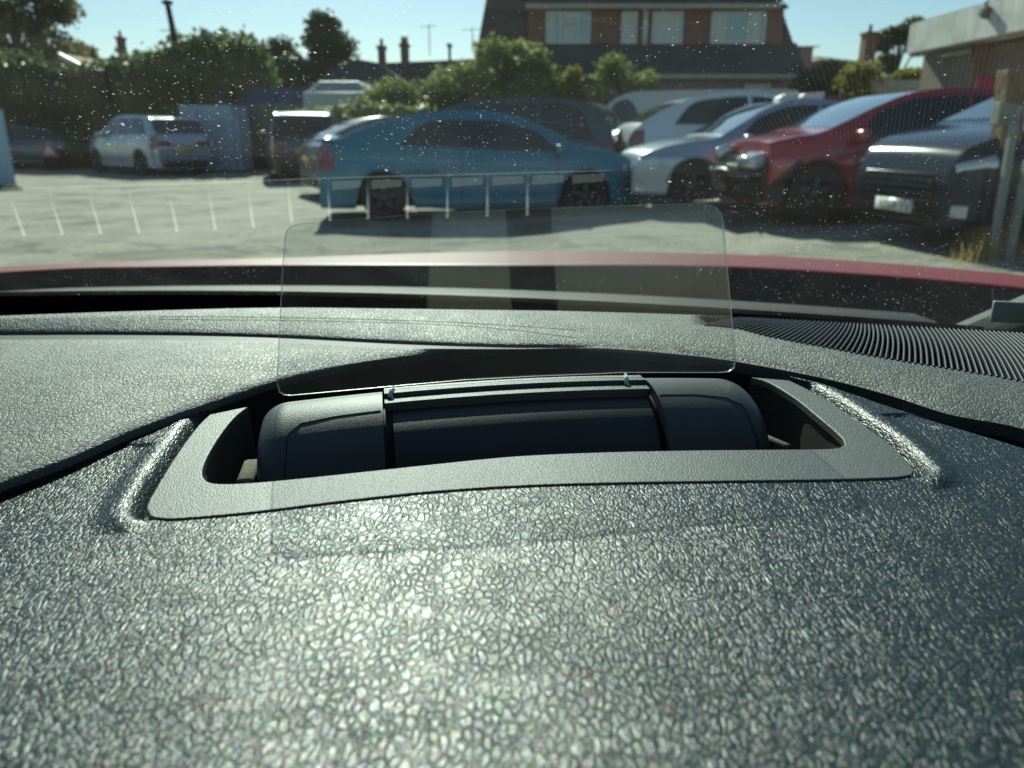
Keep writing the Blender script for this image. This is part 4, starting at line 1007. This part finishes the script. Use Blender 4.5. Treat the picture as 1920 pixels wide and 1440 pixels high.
def prism_house(label, pts_front, Y, depth, wall, roofm, cat='house', chim=(), vent=None):
    """pts_front: eaves-left, ridge-left, ridge-right, eaves-right in photo px at depth Y"""
    el, rl, rr_, er = pts_front; E0 = PY(el[0], el[1], Y); root = thing('house', label, cat, (E0.x, Y, 0))
    Ht = Vector((E0.x, Y, 0)); e0 = E0 - Ht; e1 = PY(er[0], er[1], Y) - Ht; r0 = PY(rl[0], rl[1], Y) - Ht; r1 = PY(rr_[0], rr_[1], Y) - Ht
    dv = Vector((0, depth / 2, 0)); d2 = Vector((0, depth, 0))
    g = MB(); g.add([e0, e1, r1 + dv, r0 + dv, e0 + d2, e1 + d2], [(0, 1, 2, 3), (5, 4, 3, 2), (0, 3, 4), (1, 5, 2), (0, 4, 5, 1)]); g.build('roof', roofm, root, smooth=False)
    MB().box(e0.x + .25, e1.x - .25, .3, depth - .3, 0, e0.z - .02).build('wall', wall, root, smooth=False)
    for (px0, py0, px1, py1, pots) in chim:
        a = PY(px0, py0, Y + depth/2) - Ht; b = PY(px1, py1, Y + depth/2) - Ht
        ch = MB().box(a.x, b.x, depth/2 - .3, depth/2 + .3, b.z - 1.6, a.z).box(a.x - .06, b.x + .06, depth/2 - .36, depth/2 + .36, a.z, a.z + .12).build('chimney', rbrick, root, smooth=False)
        g = MB()
        for k in range(pots): xx = lerp(a.x, b.x, (k + .5) / pots); g.tube([(xx, depth/2, a.z + .1), (xx, depth/2, a.z + .45)], .09, 8, .075)
        if pots: g.build('chimney_pot', flat('clay_pot', (.3, .14, .08), .8), ch)
    return root
prism_house('long low house with a dark roof and two chimneys in the upper middle', ((664, 176), (700, 113), (905, 104), (960, 170)), 38, 3, rbrick, tile, chim=((710, 92, 722, 104, 1), (752, 88, 766, 104, 2), (841, 88, 845, 100, 0)))
prism_house('dark roofed bungalow behind the white camper', ((548, 172), (655, 104), (700, 112), (790, 176)), 34, 3, flat('dull_render', (.2, .19, .17), .9), tile)
prism_house('small dark gable with a chimney showing above the tall hedge', ((232, 104), (262, 82), (268, 82), (302, 104)), 44, 6, rbrick, tile, chim=((222, 74, 233, 92, 1),))
prism_house('brown hipped roof house right of the big brick house', ((1538, 112), (1574, 93), (1586, 93), (1640, 118)), 42, 7, rbrick, tile)
prism_house('flat roofed annexe just behind the right end of the brick house', ((1494, 86), (1496, 84), (1536, 83), (1541, 86)), 36, 4, pbrick, trimw)
prism_house('dark lean-to roof below the tall chimney', ((1628, 150), (1640, 112), (1646, 112), (1692, 140)), 36, 5, rbrick, tile, chim=((1620, 66, 1635, 112, 1),))
g = MB(); Yl = 37; 
# roof of pale garage at the far left
a = PY(108, 98, 34); b = PY(156, 124, 34)
gar = thing('garage', 'garage with a pale sloping roof edge poking out of the left hedge', 'garage', (a.x, 34, 0)); Ht = Vector((a.x, 34, 0))
g = MB(); g.prism([a - Ht, b - Ht, b - Ht + Vector((0, 0, -.22)), a - Ht + Vector((0, 0, -.22))], (0, .2, 0)); g.build('verge_board', trimw, gar, smooth=False)
g = MB(); g.prism([a - Ht + Vector((0, .2, -.02)), b - Ht + Vector((0, .2, -.02)), Vector((b.x - Ht.x, .2, 0)), Vector((-1.5, .2, 0)), Vector((-1.5, .2, a.z - .9))], (0, 4, 0)); g.build('wall', rbrick, gar, smooth=False)

# telegraph-like aerial mast and chimney stack on the left
def aerial(label, px, top, bot, Y, bars, name='aerial', r=.025):
    p0 = PY(px, bot, Y); p1 = PY(px, top, Y); p1.x = p0.x; g = MB(); g.tube([(0, 0, 0), (0, 0, p1.z - p0.z)], r, 6)
    for (dz, w_) in bars:
        z = (p1.z - p0.z) - dz
        g.tube([(-w_, 0, z), (w_*.8, .1, z + .05)], r*.5, 5)
        for k in range(5): g.tube([(-w_ + k*w_*.4, -.22, z), (-w_ + k*w_*.4, .22, z)], r*.3, 4)
    o = g.build(name, M['trim'], None); o.location = p0; tag(o, label, 'aerial'); return o
aerial('tall thin aerial mast rising above the left hedge beside the leaning stub', 326, -30, 110, 32, ((1.6, .35), (2.2, .3)), r=.03)
aerial('tv aerial on the long dark roof, the taller of two', 806, 46, 104, 42, ((.1, .45),))
aerial('tv aerial nearest the corner of the brick house', 886, 52, 100, 42, ((.1, .5),))
st = MB(); p0 = PY(333, 100, 31.5); st.tube([(0, 0, 0), (-.15, 0, 1.7)], .13, 8, .10).box(-.30, 0, -.14, .14, 1.68, 1.8); o = st.build('stub_pole', M['trim'], None); o.location = p0; tag(o, 'short dark leaning stub pole standing behind the left hedge', 'pole')

# brick building on the right with a white fascia
A = PY(1733, 100, 18.8); Bp = PY(1920, 62, 15.2); d = (Bp - A); d.z = 0; d.normalize(); nb_ = Vector((-d.y, d.x, 0)) * 1.0
if nb_.x < 0: nb_ = -nb_
bld = thing('brick_building', 'flat roofed buff brick building with a stained white fascia on the right', 'building', (A.x, A.y, .2)); T = Matrix.Rotation(math.atan2(d.y, d.x), 4, 'Z')
bld.rotation_euler = (0, 0, math.atan2(d.y, d.x)); zf_ = A.z - .2
fas = flat('white_fascia', (.78, .78, .70), .7, col2=(.5, .5, .44), scale=2.2)
MB().box(0, 2.15, 0, .25, -.4, zf_).build('wall', bbrick, bld, smooth=False)
MB().box(2.15, 4.5, .9, 1.1, -.4, zf_).build('recess_wall', M['trim'], bld, smooth=False)
MB().box(-.0, 4.5, .25, 7, -.4, zf_ - .05).build('rear_block', bbrick, bld, smooth=False)
MB().box(-.12, 3.35, -.35, 7, zf_, zf_ + .60).box(3.365, 4.6, -.35, 7, zf_, zf_ + .60).build('fascia', fas, bld, smooth=False)
MB().box(3.0, 3.1, .5, .56, .2, zf_).box(4.0, 4.1, .5, .56, .2, zf_).build('window_frame', rbrick, bld, smooth=False)
MB().box(-.1, 4.55, -.3, 7, zf_ + .6, zf_ + .64).build('roof_edge', fascia_m, bld, smooth=False)
def bp(px, py, off=0):       # on the fascia plane
    dd = Vector(ray(px, py)); n_ = nb_; t = ((A - nb_ * off) - camv).dot(n_) / dd.dot(n_); return camv + dd * t
p = bp(1843, 22, .36); fl = MB(); fl.tube([(0, 0, -.02), (0, 0, .12), (.02, -.10, .20)], .03, 6).box(-.11, .11, -.26, -.06, -.05, .15, Matrix.Rotation(R(25), 4, 'X'))
o = fl.build('flood_lamp', flat('lamp_housing', (.12, .12, .12), .5), None, bevel=.02); o.location = p; tag(o, 'small dark floodlight fixed on top of the white fascia', 'floodlight')
g = MB(); p0 = bp(1757, 106, .12); p1 = bp(1816, 97, .12); g.tube([p0, p1], .045, 8); g.tube([p1, p1 + Vector((0, -.06, .03))], .07, 8)
for q in (p0.lerp(p1, .1), p0.lerp(p1, .95)): g.tube([q, q + nb_ * .12], .03, 6)
tag(g.build('wall_pipe', flat('pipe_plastic', (.3, .28, .28), .4), None), 'short grey pipe bracketed on the brick wall under the fascia', 'pipe')
p = PY(1640, 168, 22); g = MB().box(p.x - .1, PY(1734, 160, 22).x, 22, 22.2, .1, PY(1734, 150, 22).z); tag(g.build('garden_wall', flat('pale_render', (.36, .37, .33), .8, var=.2), None, smooth=False), 'low pale rendered wall left of the buff brick building', 'wall')

# fences, shed, camper
fw = flat('fence_wood', (.16, .085, .045), .85, var=.5, scale=8)
def fence(label, p0, p1, z1, mat, z0=0, w_=.14):
    p0 = Vector(p0); p1 = Vector(p1); root = thing('fence', label, 'fence', (p0.x, p0.y, z0)); n_ = int((p1 - p0).length / (w_ + .012)); g = MB(); dd = (p1 - p0)
    ang = math.atan2(dd.y, dd.x)
    for k in range(n_):
        q = dd * (k / n_); g.box(0, w_, 0, .02, 0, z1 - z0 + random.uniform(-.02, .02), Matrix.Translation(q) @ Matrix.Rotation(ang, 4, 'Z'))
    g.build('fence_boards', mat, root, smooth=False)
    g = MB()
    for k in range(int(dd.length / 1.8) + 1): g.box(-.05, .05, -.1, -.005, 0, z1 - z0 + .08, Matrix.Translation(dd.normalized() * min(k * 1.8, dd.length)) @ Matrix.Rotation(ang, 4, 'Z'))
    g.build('fence_posts', mat, root, smooth=False); return root
a = PY(1440, 176, 21.5); b = PY(1735, 176, 20.5); fence('brown board fence behind the saloon roof boxes and red hatchback', (a.x, 21.5, 0), (b.x, 20.5, 0), 2.1, fw, .2)
blu = flat('blue_paint_wood', (.07, .08, .22), .7, var=.4, scale=6); vio = flat('lilac_board', (.16, .17, .28), .7, var=.3, scale=7)
a = PY(383, 165, 27.5); b = PY(572, 165, 27.5); 
ff = thing('blue_screen', 'dark blue board screen above the pale green panel', 'screen', (a.x, 27.5, 0)); zt_ = PY(400, 166, 27.5).z; zm_ = PY(400, 194, 27.5).z
MB().box(0, b.x - a.x, 0, .06, zm_, zt_).build('top_boards', blu, ff, smooth=False)
c = PY(434, 200, 27.4); d_ = PY(480, 200, 27.4); g = MB()
for k in range(7): xx = lerp(c.x, d_.x, k / 7) - a.x; g.box(xx, xx + .115, -.08, -.02, 0, zm_ - .01)
g.build('lilac_boards', vio, ff, smooth=False)
c = PY(478, 200, 27.45); d_ = PY(572, 200, 27.45); MB().box(c.x - a.x, d_.x - a.x, -.02, -.005, .2, zm_ - .005).build('green_panel', flat('green_panel', (.13, .19, .09), .7, var=.15, scale=2), ff, smooth=False)
a = PY(334, 200, 25.2); b = PY(432, 200, 25.2); c = PY(446, 250, 25.2)
sh = thing('storage_container', 'pale blue box container standing between the silver and dark four wheel drives', 'container', (a.x, 25.2, 0)); pb = flat('pale_blue_sheet', (.36, .46, .58), .6, var=.12, scale=2)
zt_ = PY(380, 197, 25.2).z; MB().box(0, b.x - a.x, 0, 1.6, .05, zt_).build('body', pb, sh, smooth=False, bevel=.02)
g = MB(); 
for k in range(8): xx = (b.x - a.x) * (k + .5) / 8; g.box(xx - .02, xx + .02, -.012, 0, .1, zt_ - .05)
g.build('ribs', pb, sh, smooth=False); MB().box(b.x - a.x, c.x - a.x, .1, 1.2, .05, PY(440, 222, 25.2).z).build('side_locker', pb, sh, smooth=False, bevel=.02)
# camper
l, rz = place(640, 27.5, 176)
cp = thing('camper', 'white camper van with a sloping windscreen behind the dark four wheel drive', 'camper van', (l[0], l[1], 0), 0); zt_ = PY(640, 150, 27.5).z; zs = PY(640, 172, 27.5).z; 
x0, x1, x2, x3 = [PY(p_, 160, 27.5).x - l[0] for p_ in (572, 592, 668, 690)]
cw = flat('camper_white', (.5, .52, .48), .5, var=.1, scale=3)
MB().prism([(x0, 0, zs), (x3, 0, zs), (x2, .5, zt_), (x1, .5, zt_)], (0, 3, 0)).build('upper_body', cw, cp, smooth=False, bevel=.04)
MB().box(x0, x3, -.5, 3, .3, zs - .03).build('lower_body', cw, cp, bevel=.06)
g = MB(); f4 = [(x0 + .22, -.012, zs + .05), (x3 - .22, -.012, zs + .05), (x2 - .12, .5 - .1, zt_ - .08), (x1 + .12, .5 - .1, zt_ - .08)]; g.prism(f4, (0, .015, 0)); g.build('windscreen', M['wsglass'], cp, smooth=False)
g = MB()
for xx in (x0 + .3, x3 - .5):
    for yy in (0, 2.3): g.tube([(xx, yy, .33), (xx + .2, yy, .33)], .33, 18)
g.build('wheels', M['tire'], cp)

# pale blue panel at the left edge
BY = 17.5; zt_ = PY(0, 205, BY).z; x0 = PY(-70, 300, BY).x; xb = PY(27, 345, BY).x; xt = PY(2, 205, BY).x
g = MB(); g.prism([(x0, BY, .02), (xb, BY, .02), (xt, BY, zt_), (x0, BY, zt_)], (0, .06, 0)); g.box(x0 + .1, x0 + .16, BY + .06, BY + .5, 0, .06).box(xb - .3, xb - .24, BY + .06, BY + .5, 0, .06)
tag(g.build('sign_board', flat('pale_blue_board', (.30, .45, .60), .5, var=.08, scale=3), None, smooth=False), 'pale blue leaning board cut off by the left edge of the picture', 'board')
# small triangular sign in the shade
tp = PY(105, 285, 27); root = thing('warning_sign', 'small red and white triangular sign standing in the shade of the hedge', 'sign', (tp.x, 26.6, 0))
def tri(r, y, z): return [(r*math.cos(R(a)), y, z + r*math.sin(R(a))) for a in (90, 210, 330)]
MB().prism(tri(.38, 0, .62), (0, .03, 0)).build('border', P_red, root, smooth=False); MB().prism(tri(.2, -.006, .62), (0, .005, 0)).build('face', P_white, root, smooth=False)
MB().box(-.03, .03, .03, .07, 0, .7).box(-.3, .3, .0, .3, 0, .04).build('stand', M['trim'], root)

# posts at the right edge and the dry grass at their foot
tw = flat('weathered_post', (.30, .20, .12), .9, col2=(.16, .10, .06), scale=14, bump=.01, bscale=20)
def postat(label, pb_, pt_, Y, w_, mat, name, cat, extra=None, lean=0):
    a = PY(*pb_, Y); b = PY(*pt_, Y); root = MB(); dx = b.x - a.x
    z0 = gz(a.x, Y) ; root.prism([(-w_/2, 0, 0), (w_/2, 0, 0), (w_/2 + dx, 0, b.z - z0), (-w_/2 + dx, 0, b.z - z0)], (0, w_, 0))
    o = root.build(name, mat, None, smooth=False, bevel=.008); o.location = (a.x, Y, z0); tag(o, label, cat); return o
postat('thick weathered brown timber post in front of the dark blue car', (1876, 468), (1912, 130), 6.6, .17, tw, 'timber_post', 'post')
con = flat('concrete', (.30, .30, .27), .85, var=.3, scale=9)
postat('thin grey concrete post leaning against the timber post', (1868, 462), (1906, 230), 6.3, .055, con, 'concrete_post', 'post')
postat('grey concrete post at the very right edge of the picture', (1900, 455), (1934, 300), 6.25, .06, con, 'concrete_post', 'post')
p = PY(1898, 212, 6.45); g = MB(); g.prism([(-.10, 0, -.09), (.06, 0, -.09), (.10, 0, .05), (-.10, 0, .09)], (0, .12, 0)); o = g.build('bracket', con, None, smooth=False, bevel=.01); o.location = p; tag(o, 'grey metal bracket fixed to the upper part of the timber post', 'bracket')
gm = foliage('dry_grass', (.30, .22, .08), (.42, .32, .12), 6); V = []; Fc = []
for k in range(2600):
    q = rng.normal(size=2); px_ = 1850 + 34*q[0]; Y = 6.75 + .22*q[1]; bx_ = (px_ - 960) / F * Y * 1.0; z0 = gz(bx_, Y) - .02
    h = rng.uniform(.06, .36) * math.exp(-.25*q[0]**2); a = rng.uniform(0, 6.28); ln = rng.uniform(0, .12); w_ = .004
    n_ = len(V); ca, sa = math.cos(a), math.sin(a)
    V += [(bx_ - w_, Y, z0), (bx_ + w_, Y, z0), (bx_ + ln*ca*.5 + w_*.7, Y + ln*sa*.5, z0 + h*.6), (bx_ + ln*ca*.5 - w_*.7, Y + ln*sa*.5, z0 + h*.6), (bx_ + ln*ca, Y + ln*sa, z0 + h)]
    Fc += [(n_, n_+1, n_+2, n_+3), (n_+3, n_+2, n_+4)]
tag(mesh('dry_grass', V, Fc, gm, smooth=False), kind='stuff')
o = leaves('grass_verge', [(PY(5, 352, 17).x - .2, 17, .02, .5, .35, .10)], 500, .05, F_light, seed=40); tag(o, kind='stuff')
